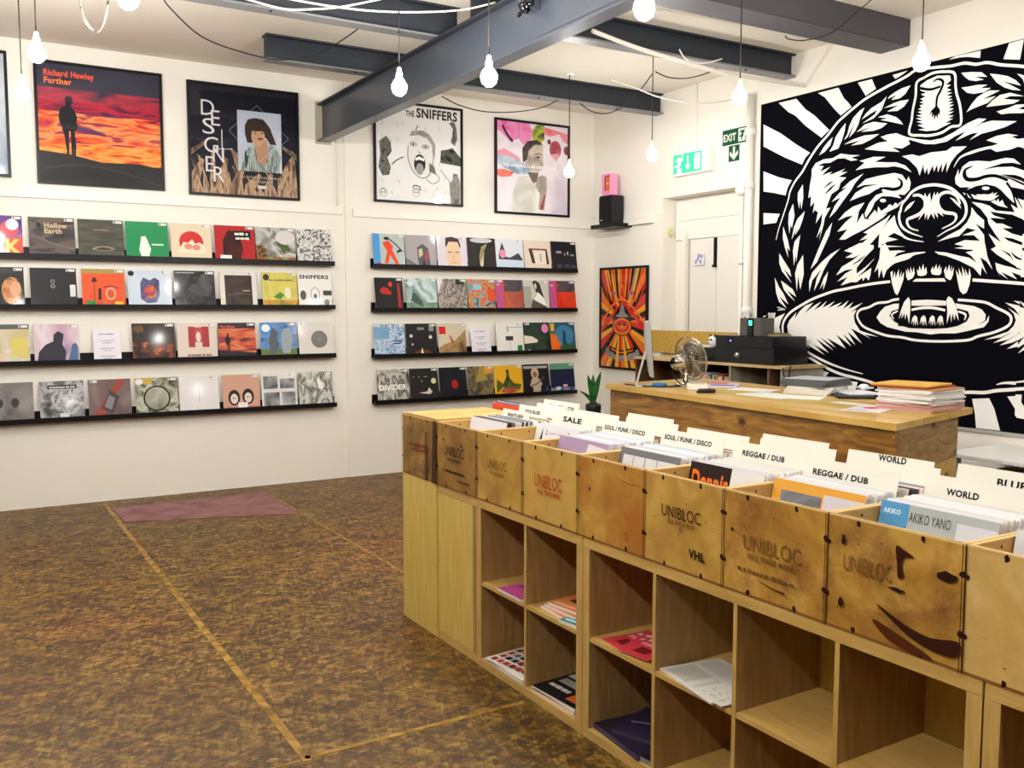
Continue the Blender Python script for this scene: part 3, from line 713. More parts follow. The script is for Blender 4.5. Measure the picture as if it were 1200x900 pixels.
# ------------------------------------------------------------------ framed posters
M_PANE, _nt, _b, _N, _L = new_mat('poster_glazing')
_N.remove(_b)
_tr = _N.new('ShaderNodeBsdfTransparent'); _gl = _N.new('ShaderNodeBsdfGlossy'); _gl.inputs['Roughness'].default_value = .02
_fr = _N.new('ShaderNodeFresnel'); _fr.inputs['IOR'].default_value = 1.45
_ms = _N.new('ShaderNodeMixShader')
_ge = _N.new('ShaderNodeNewGeometry'); _mm = _N.new('ShaderNodeMath'); _mm.operation = 'SUBTRACT'; _mm.use_clamp = True
_L.new(_fr.outputs[0], _mm.inputs[0]); _L.new(_ge.outputs['Backfacing'], _mm.inputs[1]); _L.new(_mm.outputs[0], _ms.inputs[0]); _L.new(_tr.outputs[0], _ms.inputs[1]); _L.new(_gl.outputs[0], _ms.inputs[2])
_L.new(_ms.outputs[0], _N['Material Output'].inputs[0])
def frame_poster(loc, w, h, rz, label, draw, base, fw=.022, name='framed_poster', cat='poster'):
    e = empty(name, loc, rz, label, cat)
    MB().box(0, -.012, 0, fw, .016, h, M_BLACK).box(w-fw, -.012, 0, w, .016, h, M_BLACK).box(fw, -.012, 0, w-fw, .016, fw, M_BLACK).box(fw, -.012, h-fw, w-fw, .016, h, M_BLACK).build('frame', e)
    a = Art(w-2*fw, h-2*fw, .008, base, None, .0001); draw(a); a.build('print', e, (fw, .004, fw))
    MB().box(fw-.004, -.009, fw-.004, w-fw+.004, -.0075, h-fw+.004, M_PANE).build('glass_pane', e)
    return e
FY = D-.02
def person(a, cx, y0, s, c):   # plain standing figure, side view
    P = [(0, 0), (.03, .0), (.035, .42), (.06, .42), (.065, 0), (.13, 0), (.14, .2), (.12, .42), (.16, .45), (.17, .52), (.15, .58), (.17, .64), (.14, .76), (.08, .82), (.075, .85), (.10, .86), (.10, .89), (.11, .92), (.10, .98), (.06, 1.0), (.01, .99), (-.015, .95), (-.01, .88), (0, .85), (-.03, .82), (-.09, .78), (-.11, .70), (-.11, .58), (-.07, .48), (-.06, .42), (-.04, .38)]
    a.poly([(cx+x*s, y0+y*s) for x, y in P], c)
def p_sunset(a):
    a.rect(0, 0, 1, 1, ('n', ('#1b1a2c', '#2a2b44', '#1e2036'), 3, (1, 1, 2)))
    a.rect(0, .22, 1, .80, ('n', ('#1f1a38', '#7c1d3c', '#c22438', '#3a2050'), 3.2, (1, 1, 4), 1))
    a.rect(0, .20, 1, .60, ('n', ('#5c1f46', '#e23c30', '#f06a2c', '#e8a060', '#c02c3c', '#503060'), 3.6, (.9, 1, 5), 2))
    a.rect(0, .18, 1, .34, ('n', ('#c63018', '#f47a20', '#ffb052', '#e04a20'), 5, (1, 1, 5), 3))
    a.poly([(0, 0), (1, 0), (1, .17), (.8, .20), (.5, .19), (.25, .24), (0, .26)], '#0c0a10')
    a.line([(0, .10), (.3, .15), (.6, .13), (1, .02)], .008, '#35333c')
    a.line([(.05, .13), (.4, .17), (.75, .14), (1, .06)], .004, '#2a2930')
    person(a, .22, .22, .52, '#120f18')
    a.text('Richard Hawley', .055, .90, .05, '#f0502c', True, .40)
    a.text('Further', .055, .835, .05, '#f0702c', True, .22)
a0 = frame_poster((1.632-.984, FY, 2.668), .984, .988, 0, 'framed sunset poster with a dark standing figure and red lettering', p_sunset, '#1b1a2c')
def p_designer(a):
    B = '#0b0a1a'
    for i in range(16):
        random.seed(i*3+1); x = .02+.96*i/15; t = .28+.18*random.random() if x < .3 or x > .8 else .16+.1*random.random(); dx = random.uniform(-.12, .12)
        a.poly([(x-.05, 0), (x+.03, 0), (min(max(x+dx+.015, 0), 1), t), (min(max(x+dx-.01, 0), 1), t+.02), (x-.04, t*.5)], ('n', ('#2d1f18', '#8a6a50', '#c8a684', '#4a382c'), 14, (3, 1, .6), i))
    a.poly([(0, .40), (.12, .48), (.14, .46), (0, .34)], ('n', ('#4a382c', '#9a7c60'), 12)); a.poly([(1, .42), (.86, .50), (.86, .47), (1, .36)], ('n', ('#4a382c', '#9a7c60'), 12))
    a.poly([(.31, .0), (.42, .22), (.36, .44), (.44, .38), (.48, .0)], ('n', ('#2d1f18', '#8a6a50', '#c8a684'), 9, (3, 1, .5)))
    W = '#dcd8d8'
    for t, x, y, w_ in (('D', .10, .72, .12), ('E', .19, .63, .08), ('S', .11, .55, .11), ('I', .27, .42, None), ('G', .12, .38, .13), ('N', .20, .29, .10), ('E', .13, .20, .08), ('R', .20, .11, .10)):
        if w_: a.text(t, x, y, .15, W, None, w_)
    a.line([(.285, .32), (.285, .60)], .009, W); a.line([(.10, .2), (.10, .2001)], .001, W); a.line([(.22, .415), (.38, .425)], .006, W)
    for q in (((.35, .60), (.62, .86)), ((.62, .86), (.92, .57)), ((.92, .57), (.64, .30)), ((.64, .30), (.35, .60))): a.line(q, .004, '#8f8c96')
    a.poly([(.43, .23), (.85, .23), (.85, .80), (.43, .80)], ('n', ('#c2cfdc', '#b9bfd2', '#cfd6dc'), 2))
    a.poly([(.45, .23), (.83, .23), (.84, .40), (.78, .48), (.72, .52), (.58, .50), (.50, .42)], ('n', ('#1d2a28', '#3a5a52', '#c4d2cc', '#22302e', '#b8c8c2'), 7, (9, 1, .7)))
    a.poly([(.61, .34), (.67, .28), (.72, .38), (.71, .54), (.60, .54)], '#b98b6c')
    a.poly([(.50, .66), (.53, .72), (.60, .74), (.68, .73), (.74, .66), (.77, .58), (.80, .50), (.74, .50), (.70, .56), (.56, .50), (.52, .50), (.50, .58)], '#38261d')
    a.ell(.625, .565, .065, .095, '#c59a7a'); a.poly([(.56, .66), (.60, .69), (.68, .68), (.70, .60), (.66, .62), (.58, .61)], '#38261d')
    a.ell(.645, .545, .028, .012, '#8a3d34'); a.ell(.60, .595, .012, .006, '#2b1a14'); a.ell(.66, .60, .012, .006, '#2b1a14'); a.line([(.63, .59), (.635, .565)], .006, '#a87858')
    for q in (((.62, .33), (.45, .50)), ((.64, .33), (.83, .52))): a.line(q, .003, '#c9d2d6')
    a.text('ALDOUS HARDING', .45, .165, .022, '#c9b8a2', False, .40); a.text('DESIGNER', .54, .125, .022, '#c9b8a2', False, .22)
    a.rect(.61, .07, .69, .10, '#d9cfc2')
frame_poster((1.838, FY, 2.652), .995, .985, 0, 'framed dark poster with a palm, a portrait and stacked thin letters', p_designer, '#0b0a1a')
def p_face(a):
    K = '#23231f'; G = '#8c8c86'
    a.text('AMYL AND', .10, .955, .028, K, True, .24); a.text('THE', .345, .885, .058, K, True, .10); a.text('SNIFFERS', .47, .885, .095, K, True, .49)
    a.poly([(.04, .60), (.12, .66), (.17, .60), (.18, .50), (.13, .44), (.17, .34), (.15, .26), (.07, .25), (.03, .34), (.05, .46)], ('n', ('#23231f', '#77776c', '#2a2a25'), 20))
    a.line([(.18, .37), (.24, .42), (.32, .46)], .012, '#55564e')
    a.ell(.52, .50, .155, .215, '#e9e8e2')
    a.line([(.37, .58), (.37, .44), (.42, .33), (.50, .26), (.59, .27), (.65, .36), (.67, .48), (.67, .60)], .010, '#75756d')
    a.poly([(.38, .68), (.42, .74), (.55, .75), (.63, .71), (.69, .62), (.69, .50), (.66, .42), (.655, .60), (.60, .67), (.50, .70)], ('n', ('#d9d8d0', '#86857b', '#c9c8c0'), 18, (3, 1, .5)))
    a.line([(.46, .75), (.49, .80)], .012, '#6b6b62')
    for x, y in ((.43, .60), (.575, .585)):
        a.ell(x, y, .042, .022, K); a.ell(x, y, .032, .016, '#f0efe8'); a.ell(x, y, .012, .013, K)
    a.line([(.49, .53), (.50, .515), (.52, .52)], .006, K)
    a.ell(.505, .40, .068, .100, K); a.poly([(.45, .455), (.50, .48), (.56, .455), (.555, .43), (.505, .445), (.455, .43)], '#f4f3ee')
    a.ell(.505, .345, .045, .062, '#a3a198'); a.line([(.505, .385), (.507, .31)], .004, '#5b5a52')
    a.line([(.66, .34), (.74, .26), (.66, .20), (.58, .25)], .010, '#9a998f'); a.poly([(.62, .42), (.68, .38), (.70, .30), (.62, .33)], '#6f7060')
    a.poly([(.75, .43), (1, .41), (1, .50), (.90, .60), (.85, .58), (.76, .56)], ('n', ('#1c1d19', '#5f6256', '#22231f'), 12))
    a.poly([(.86, .86), (.92, .88), (.95, .82), (.96, .70), (.93, .62), (.88, .66), (.90, .74), (.91, .80)], ('n', ('#23231f', '#9a998f'), 16))
    a.poly([(.88, .0), (.99, .0), (.99, .24), (.96, .32), (.91, .33), (.90, .26), (.86, .22)], ('n', ('#4a4a42', '#9a998f', '#33332d'), 12))
    a.line([(.75, .36), (.84, .26), (.90, .20)], .008, '#8c8c86')
    for x, y in ((.08, .08), (.46, .10)):
        a.ell(x, y, .045, .05, '#b8b8b0'); a.ell(x, y-.01, .032, .035, '#f2f1ec'); a.ell(x-.012, y, .008, .008, K); a.ell(x+.014, y, .008, .008, K)
    a.line([(.42, .14), (.44, .17), (.50, .16), (.51, .12)], .012, K)
    random.seed(5)
    for i in range(26):
        x, y = random.uniform(.06, .9), random.uniform(.05, .85)
        if .33 < x < .72 and .25 < y < .78: continue
        a.line([(x, y), (x+random.uniform(-.03, .03), y-.02), (x+random.uniform(-.03, .03), y-.045)], .004, '#a5a59d')
frame_poster((3.578, FY, 2.692), .975, .985, 0, 'framed black and white poster of a screaming face partly behind the girder', p_face, '#f0efec')
def p_floral(a):
    a.rect(0, 0, 1, 1, ('n', ('#e9dfe6', '#f0e8ee', '#dccfdc'), 2))
    a.poly([(0, 1), (.45, 1), (.50, .90), (.46, .78), (.36, .76), (.30, .82), (.18, .78), (.05, .88), (0, .9)], ('n', ('#e85aa8', '#f49ac8', '#d8449a'), 5))
    a.line([(.08, .95), (.14, .86), (.22, .78)], .03, '#4a2a38')
    a.poly([(.48, .92), (.55, 1), (.66, 1), (.66, .84), (.58, .76), (.50, .80)], ('n', ('#5f7a3a', '#c9cc54', '#3a4a2c'), 7))
    a.poly([(.66, .98), (.80, .96), (1, .93), (1, .82), (.93, .84), (.88, .92), (.74, .88), (.66, .90)], ('n', ('#ee6a70', '#f49aa8', '#f05a3c'), 5))
    a.ell(.82, .74, .085, .10, ('n', ('#8a2c3e', '#b04a58', '#d06a78'), 9)); a.ell(.73, .82, .025, .03, '#7c2234'); a.ell(.98, .74, .04, .05, '#9a4250'); a.poly([(.74, .68), (.80, .64), (.84, .60), (.88, .70)], '#e8a0ac')
    a.poly([(0, .66), (.10, .70), (.20, .66), (.30, .62), (.34, .56), (0, .60)], '#e89aa8')
    a.poly([(0, .62), (.15, .62), (.36, .56), (.48, .52), (.46, .44), (.30, .42), (.1, .48), (0, .54)], ('n', ('#9ab4cc', '#c4d2de', '#7a94ae'), 6))
    a.poly([(0, .46), (.10, .47), (.24, .44), (.18, .39), (.06, .38), (0, .40)], ('n', ('#e8482c', '#f08a7a'), 8))
    a.poly([(.22, .0), (.60, .0), (.62, .2), (.58, .34), (.44, .42), (.30, .40), (.22, .22)], ('n', ('#e6e2dc', '#cfcbc2', '#f2efea'), 3))
    a.poly([(.42, .46), (.50, .34), (.56, .36), (.58, .46)], '#6e6258')
    a.poly([(.37, .60), (.38, .74), (.44, .80), (.58, .81), (.64, .77), (.645, .56), (.63, .50), (.56, .46), (.46, .48), (.40, .54)], ('n', ('#b8a898', '#d4c4b4', '#9a8a7e'), 5))
    a.poly([(.36, .56), (.35, .72), (.42, .80), (.56, .83), (.64, .78), (.52, .77), (.44, .70), (.42, .60)], ('n', ('#2c2622', '#5a4c42'), 14))
    a.line([(.52, .665), (.58, .675), (.63, .66)], .010, '#3a2f28'); a.ell(.575, .635, .028, .010, '#3a2f28'); a.line([(.61, .55), (.64, .553)], .008, '#5a3a34')
    a.poly([(.54, .30), (.56, .40), (.62, .44), (.69, .42), (.70, .30), (.66, .04), (.58, .05), (.60, .22)], ('n', ('#8f8074', '#bcaea2'), 7))
    for i in range(4): a.line([(.57+.01*i, .40-.03*i), (.66, .41-.032*i)], .004, '#5e5048')
    a.poly([(.60, .04), (.64, .05), (.68, .22), (.66, .22)], '#a03a44')
    a.text('THE NATIONAL / I AM EASY TO FIND', .09, .505, .03, '#f8f6f4', True, .74)
frame_poster((4.935, FY, 2.652), .945, .985, 0, 'framed pink floral poster with a person in profile and a white shirt', p_floral, '#e9dfe6')
frame_poster((-.52, FY, 2.70), .982, .985, 0, 'framed pale blue grey poster cut off at the left edge', lambda a: a.rect(0, 0, 1, 1, ('n', ('#b8c4d0', '#d4dce4', '#9aaabb'), 2)), '#b8c4d0')
def p_rays(a):
    O, Y, RD, K, G = '#f07a20', '#f4b030', '#d82c18', '#15100f', '#8e8a8c'
    a.rect(0, 0, 1, 1, RD)
    cx, cy = .48, .46
    def ray(th, w, L_, c, r0=.0, ox=cx, oy=cy):
        asp = a.w/a.h
        t = R(th); d = Vector((math.cos(t), math.sin(t)*asp)); n = Vector((-math.sin(t), math.cos(t)*asp))
        p = [Vector((ox, oy))+d*r0-n*w*.15, Vector((ox, oy))+d*r0+n*w*.15, Vector((ox, oy))+d*L_+n*w, Vector((ox, oy))+d*L_-n*w]
        # clip to the sheet
        out = []
        def clip(P, f):
            res = []
            for i in range(len(P)):
                A, B = P[i], P[(i+1) % len(P)]; fa, fb = f(A), f(B)
                if fa >= 0: res.append(A)
                if fa*fb < 0: res.append(A+(B-A)*(fa/(fa-fb)))
            return res
        for f in (lambda q: q.x, lambda q: 1-q.x, lambda q: q.y, lambda q: 1-q.y):
            if len(p) >= 3: p = clip(p, f)
        if len(p) >= 3: a.poly([(q.x, q.y) for q in p], c)
    for i in range(36):
        ray(i*10+3, .095, 1.7, (O, K, Y, RD, K, O, Y, K, RD)[i % 9])
    for i, th in enumerate(range(60, 121, 5)):
        ray(th, .05, 2.2, (RD, O, K, G, O, Y, RD, Y, O, K, Y, RD, O)[i % 13], .7, .48, .2)
    a.poly([(.0, .40), (.42, .64), (.48, .69), (.60, .64), (1, .42), (1, .38), (.48, .63), (0, .34)], RD)
    a.line([(.03, .47), (.46, .70), (.96, .47)], .025, O)
    a.poly([(.25, .50), (.48, .66), (.72, .50), (.6, .47), (.36, .47)], K)
    a.poly([(.33, .52), (.42, .55), (.45, .62), (.48, .66), (.52, .62), (.55, .55), (.64, .52), (.5, .50)], G)
    a.poly([(.43, .73), (.48, .86), (.54, .73)], RD); a.line([(.44, .74), (.48, .84), (.53, .74)], .02, O)
    for x in (.28, .68): a.ell(x, .755, .06, .022, G); a.ell(x, .755, .03, .012, RD)
    a.ell(.48, .415, .22, .095, K); a.ell(.48, .415, .20, .087, O); a.ell(.48, .42, .16, .065, RD)
    a.poly([(.36, .45), (.45, .43), (.48, .44), (.51, .43), (.60, .45), (.57, .40), (.48, .36), (.40, .40)], O)
    for x in (.42, .54): a.ell(x, .435, .035, .010, K)
    a.poly([(.42, .395), (.48, .385), (.54, .395), (.48, .375)], K)
    a.poly([(.10, .14), (.30, .08), (.5, .06), (.70, .08), (.88, .14), (.84, .20), (.66, .13), (.5, .115), (.32, .13), (.14, .20)], G)
    a.line([(.2, .19), (.48, .15), (.78, .19)], .05, K); a.line([(.24, .185), (.48, .15), (.74, .185)], .015, O)
    for x0, x1 in ((.33, .40), (.56, .50)): a.poly([(x0, .0), (x0+.08, .0), (x1+.03, .32), (x1, .32)], Y)
frame_poster((XW-.02, 8.385, .995), .825, 1.105, RW, 'tall framed orange and red sunburst poster on the right-hand wall', p_rays, '#d82c18')

# ------------------------------------------------------------------ picture ledges
LZ = {'L': (2.056, 1.645, 1.185, .712), 'R': (2.045, 1.617, 1.162, .708)}
LY = D-.088
rown = ('top', 'second', 'third', 'bottom')
for side, x0, x1, g in (('L', -.12, 3.142, 'left of the wall joint'), ('R', 3.535, 5.955, 'right of the wall joint')):
    for i, z in enumerate(LZ[side]):
        b = MB().box(x0, LY, z, x1, D, z+.014, M_BLACK).box(x0, D-.012, z+.014, x1, D, z+.095, M_BLACK).box(x0, LY, z+.014, x1, LY+.012, z+.042, M_BLACK)
        tag(b.build('picture_ledge'), 'black wall ledge for record covers, %s of the four %s' % (rown[i], g), 'shelf', 'black picture ledges')
W_, K_ = '#ece9e4', '#15141a'
def stick(a, x=.78, y=.915, w=.19):
    a.rect(x, y, x+w, y+.062, '#e6e3df'); a.ell(x+.035, y+.031, .02, .022, '#2a2a30', 10)
def cover(side, row, px0, px1, base, shapes, label, st=True, hh=.328, tilt=0, side_c='#cfccc6', cat='record', name='record_sleeve', lean=None):
    z = LZ[side][row]+.0145
    pm = (px0+px1)/2
    xa, xb = at(px0, 330, 1, D-.05).x, at(px1, 330, 1, D-.05).x
    w = xb-xa-.004
    a = Art(w, hh, .004, base, flat(side_c, .4, .5))
    for s_ in shapes:
        k = s_[0]; getattr(a, {'R': 'rect', 'C': 'ell', 'P': 'poly', 'L': 'line', 'T': 'text', 'W': 'words', 'H': 'fig'}[k])(*s_[1:]) if k != 'H' else person(a, *s_[1:])
    if st: stick(a, *(st if isinstance(st, tuple) else ()))
    an = lean if lean is not None else math.asin(.05/hh)
    return tag(a.build(name, None, (xa+.002, LY+.0135+.004*row % .004, z), (-an, R(tilt), 0)), label, cat, None)
N = lambda cols, sc=6, st=(1, 1, 1), sd=0: ('n', tuple(cols), sc, st, sd)
C = cover
# left wall, top ledge
C('L', 0, -26, 29, N(('#3a2a6a', '#6a3a8a', '#c08ab0'), 4), [('R', .30, 0, 1, .46, '#e4503c'), ('R', .0, .46, .52, .60, '#e8d23a'), ('C', .72, .68, .2, .2, '#d84a58'), ('C', .78, .78, .14, .14, '#f0e4f0'), ('T', 'K', .62, .06, .36, '#e8c860', True)], 'purple and orange sleeve with a big letter K, cut by the left edge')
C('L', 0, 35.5, 90, N(('#2a2626', '#4a4240', '#6a5a50', '#2c2a30'), 3, (1, 1, 3), 1), [('L', [(.02, .60), (.3, .42), (.6, .22), (1, .02)], .06, '#5c5350'), ('L', [(.2, .50), (.55, .33), (1, .22)], .03, '#7a6a60'), ('C', .22, .80, .055, .06, '#0c0c10'), ('T', 'Hollow', .34, .74, .12, '#c9b28a', True, .50), ('T', 'Earth', .34, .60, .12, '#c9b28a', True, .38)], 'dark brown sleeve lettered Hollow Earth on the top left ledge')
C('L', 0, 93, 147, N(('#33332a', '#4c4c40', '#5f5e50'), 5, (.6, 1, 4), 2), [('W', .35, .72, .32, 0.022, '#b89070'), ('C', .55, .25, .26, .07, '#6f6c58'), ('C', .55, .25, .17, .035, '#3a3a30'), ('L', [(.3, .22), (.5, .30), (.75, .26)], .02, '#a09a80')], 'dark olive striped sleeve with small lettering beside the green sleeve')
C('L', 0, 148.5, 199, '#1f8a52', [('P', [(0, 0), (1, 0), (1, .1), (.5, .04), (0, .12)], '#176a3e'), ('P', [(.36, .05), (.52, .05), (.58, .28), (.50, .52), (.46, .62), (.36, .60), (.34, .45), (.30, .25)], '#dfe8dc'), ('R', .60, .38, .88, .42, '#cfe4d4')], 'bright green sleeve with one pale shape in the middle')
C('L', 0, 201.5, 249, '#e0cfb2', [('C', .5, .5, .30, .30, '#cc2c2a'), ('P', [(.15, .2), (.9, .2), (.82, .42), (.70, .50), (.60, .46), (.52, .58), (.42, .48), (.30, .50)], '#ecdcc6'), ('C', .42, .38, .1, .08, '#d88a7a'), ('C', .62, .36, .1, .08, '#d88a7a')], 'cream sleeve with a red half disc and pale flowers')
C('L', 0, 252.5, 300, '#b02424', [('P', [(.2, .1), (.62, .05), (.7, .35), (.6, .8), (.35, .88), (.2, .6)], N(('#180c0c', '#5a1a18'), 6)), ('R', .46, .62, .9, .86, '#1a1414'), ('W', .50, .74, .36, 0.075, W_), ('W', .52, .62, .34, 0.075, W_), ('R', .12, .06, .40, .18, '#e8e8ea')], 'red sleeve with a dark figure and blocky white lettering')
C('L', 0, 300.5, 347, N(('#3a3a30', '#8a8a80', '#c9c6c0', '#4a5a34'), 6, (1, 1, 1), 3), [('P', [(0, 0), (.22, 0), (.28, .35), (.14, .5), (0, .45)], N(('#c98a4a', '#3a2a20', '#e0b070'), 12)), ('R', .0, .0, 1, .16, N(('#5a7a34', '#a0402c', '#7a9a54'), 12)), ('C', .75, .72, .25, .2, '#d4d0cc')], 'sleeve with a smoky garden scene and plants, top left ledge near its end')
C('L', 0, 348.5, 388.5, N(('#26262a', '#b8b8b4', '#e6e4e0', '#3a3a3e', '#9a9a96'), 22), [], 'busy black and white collage sleeve at the right end of the top left ledge')
# second
C('L', 1, -26, 28.5, '#120f12', [('C', .72, .42, .22, .34, N(('#a85a2c', '#d89a5a', '#6a3418'), 12)), ('C', .80, .46, .12, .18, '#d8a07a'), ('C', .62, .90, .3, .05, '#2a2a2e')], 'black sleeve with a golden haired profile at the left edge')
C('L', 1, 35, 90, '#1a1a1c', [('C', .48, .66, .05, .05, '#8a8a84'), ('C', .48, .66, .03, .03, '#1a1a1c'), ('C', .48, .54, .05, .05, '#9a9a94'), ('C', .48, .54, .03, .03, '#1a1a1c'), ('R', .85, .28, .97, .58, '#d8d8dc')], 'plain black sleeve with two small rings, second left ledge')
C('L', 1, 95.5, 146.5, '#e4552a', [('R', .0, .88, 1, 1, '#a8904a'), ('R', .05, .04, .95, .18, N(('#8a2a18', '#e0602c'), 9)), ('L', [(.28, .18), (.28, .76)], .015, '#3a1a14'), ('P', [(.22, .66), (.36, .66), (.32, .78), (.26, .78)], '#3a1a14'), ('P', [(.36, .2), (.44, .2), (.44, .5), (.38, .5)], '#2a1a18'), ('C', .66, .36, .12, .16, '#c8b08a'), ('C', .66, .36, .085, .12, '#d8502a'), ('L', [(.5, .52), (.68, .56), (.86, .50)], .02, '#3a2420'), ('R', .10, .02, .30, .18, '#2a8a3a'), ('R', .75, .02, .94, .16, '#e8c030')], 'orange sleeve with a drum kit drawing and stickers')
C('L', 1, 149.5, 201, '#c9d4e2', [('P', [(.28, .24), (.42, .12), (.64, .14), (.72, .34), (.72, .72), (.62, .80), (.5, .72), (.36, .80), (.28, .66)], N(('#2a3054', '#5a5a84', '#8a8ab0'), 6)), ('C', .50, .42, .15, .18, N(('#e8702c', '#8a3a5a', '#f0a040'), 7)), ('C', .08, .90, .07, .07, '#101014')], 'pale blue sleeve with a dark jar shape glowing orange')
C('L', 1, 204, 252, N(('#151517', '#3c3c3e', '#1c1c1e', '#5a5a58'), 5, (1, 1, 1), 4), [('R', .04, .93, .5, .96, '#a8a8a4'), ('P', [(.3, .5), (.5, .66), (.74, .5), (.8, .3), (.5, .36)], '#4a4a48')], 'glossy black sleeve with a painted-on light reflection, second left ledge')  # grey tones in the art imitate a light reflection
C('L', 1, 257.5, 301, '#dcd8ce', [('R', .13, .06, .87, .90, N(('#2a221e', '#4a3c34', '#1c1818'), 5)), ('R', .62, .46, .80, .48, '#c9c0b0'), ('L', [(.2, .34), (.5, .40), (.85, .36)], .01, '#8a7866')], 'white bordered sleeve around a dark brown photograph')
C('L', 1, 307, 348.5, N(('#c8b84a', '#d8cc6a', '#b8a840'), 4), [('P', [(.3, .3), (.5, .45), (.62, .36), (.5, .24)], '#4a8a3a'), ('R', .0, .0, 1, .22, N(('#c87a2c', '#d8a04a', '#8a8a3a'), 9)), ('C', .72, .42, .09, .16, '#e4e0c4'), ('C', .12, .86, .09, .09, '#3a3a2a'), ('W', .2, .76, .7, 0.045, '#7a7040')], 'yellow green sleeve with cartoon fruit shapes')
C('L', 1, 349, 388.5, '#ecebe6', [('T', 'SNIFFERS', .05, .84, .11, '#2a2a28', True, .88), ('C', .5, .40, .14, .2, '#b0b0a8'), ('C', .5, .40, .11, .17, '#ecebe6'), ('C', .5, .33, .05, .07, '#2a2a28'), ('C', .14, .36, .09, .14, '#5a5a52'), ('R', .74, .36, 1, .5, '#3a4a34'), ('C', .84, .15, .08, .1, '#8a8a82')], 'white sleeve with black title and sketched faces at the end of the second left ledge', False)
# third
C('L', 2, -26, 32, N(('#e0dcd4', '#c8b884', '#f0eeea'), 3), [('R', 0, .88, 1, 1, '#5a5a5c'), ('R', .62, .2, .96, .66, '#d8c86a'), ('R', .0, .05, .6, .3, N(('#e8a86a', '#d8d0c4'), 9))], 'pale sleeve with yellow patches cut by the left edge')
C('L', 2, 36.5, 90.5, N(('#8a7aa0', '#c9a8b8', '#e4d4dc', '#6a5a80'), 2.4), [('P', [(.05, .0), (.1, .3), (.25, .48), (.42, .56), (.44, .74), (.54, .82), (.66, .74), (.64, .60), (.62, .48), (.70, .3), (.66, .0)], '#2c2836'), ('P', [(.72, .0), (.80, .30), (.84, .48), (.92, .52), (.97, .42), (.96, .0)], '#4a6a94')], 'purple sleeve with dark silhouettes of two people')
C('L', 2, 152.5, 203.5, N(('#1c1210', '#3a2018', '#7a3c20', '#c87840'), 12, (1, 1, 1), 5), [('R', 0, .5, 1, 1, N(('#1c1210', '#3a2a24'), 4)), ('C', .15, .85, .13, .1, '#6a4428')], 'dark orange sleeve of a crowded concert beside the paper notice')
C('L', 2, 205.5, 253, '#dccdc0', [('R', .28, .34, .44, .90, '#a8343a'), ('R', .62, .34, .80, .90, '#a8343a'), ('R', .44, .48, .62, .88, '#c04a4c'), ('C', .53, .62, .06, .14, '#e8d8cc'), ('W', .24, .10, .60, 0.053, '#8a5a52')], 'cream sleeve with a red block H figure')
C('L', 2, 254.5, 298.5, N(('#5a2a3c', '#c8503c', '#e0864a', '#a83c48'), 4, (1, 1, 4), 2), [('R', 0, .84, 1, 1, '#3a2c3c'), ('P', [(0, 0), (1, 0), (1, .16), (0, .24)], '#241c24'), ('H', .22, .20, .5, '#1c1418'), ('T', 'Further', .06, .86, .07, '#e0603c', True, .4)], 'small sunset sleeve with a standing figure, like the big poster')
C('L', 2, 303.5, 346.5, N(('#2c5a9a', '#6a94c8', '#3a6ab0'), 3, (1, 1, 3)), [('R', 0, 0, 1, .24, '#6a7a3a'), ('P', [(.26, .10), (.22, .5), (.34, .86), (.50, .72), (.46, .5), (.52, .4), (.44, .12)], '#5a6068'), ('P', [(.60, .12), (.56, .5), (.62, .8), (.82, .86), (.90, .5), (.80, .12)], '#9aa2a8'), ('C', .16, .84, .16, .15, '#2a84d8'), ('C', .16, .84, .12, .11, '#e8f0f8')], 'blue sleeve with two grey stone shapes and a round blue sticker')
C('L', 2, 348.5, 390.5, '#dbd5cf', [('C', .58, .5, .23, .25, '#6c6a66'), ('C', .58, .5, .20, .22, '#7c7a75'), ('C', .58, .5, .05, .05, '#8a8884')], 'off-white sleeve with a grey disc at the end of the third left ledge', (.05, .92, .12))
# bottom
C('L', 3, -26, 34, N(('#5a5656', '#8a8684', '#a8a4a2'), 3), [('C', .3, .5, .08, .12, '#3e3c3c'), ('C', .62, .5, .08, .12, '#3e3c3c')], 'grey faded sleeve with dim figures at the left edge, bottom ledge', False)
C('L', 3, 40.5, 94, N(('#2a2a2c', '#7a7a7c', '#c0c0c0', '#3c3c3e'), 10, (1, 1, 1), 6), [('R', .18, .80, .84, .90, '#3a3a3c'), ('W', .22, .82, .58, 0.045, '#c8c8c8'), ('R', .44, .04, .64, .18, '#dcdcda')], 'black and white group photo sleeve on the bottom left ledge', False)
C('L', 3, 98.5, 149.5, N(('#5a4644', '#7a6664', '#9a8884'), 3), [('P', [(.05, .0), (.3, .0), (.9, 1), (.7, 1)], '#9a4a3c'), ('P', [(.30, .25), (.55, .10), (.72, .55), (.5, .72)], '#4a4448'), ('P', [(.36, .30), (.52, .2), (.62, .5), (.48, .6)], '#8a8488')], 'brownish red sleeve with a tilted camera-like block', (.05, .92, .16))
C('L', 3, 154, 205, N(('#3a3a30', '#8a8a74', '#c4c4b4', '#4e5a3a'), 12, (1, 1, 1), 7), [('C', .5, .45, .32, .34, '#2a2a24'), ('C', .5, .45, .28, .30, N(('#b8b8a8', '#7c7c6c'), 8)), ('R', .0, .84, .4, 1, '#c8a84a'), ('C', .10, .90, .09, .08, '#e8e8e8')], 'olive sleeve with a dark circle around a figure')
C('L', 3, 206, 253.5, '#e2dedd', [('L', [(.5, .3), (.49, .66)], .012, '#8a8888')], 'nearly blank white sleeve with one thin mark, bottom left ledge')
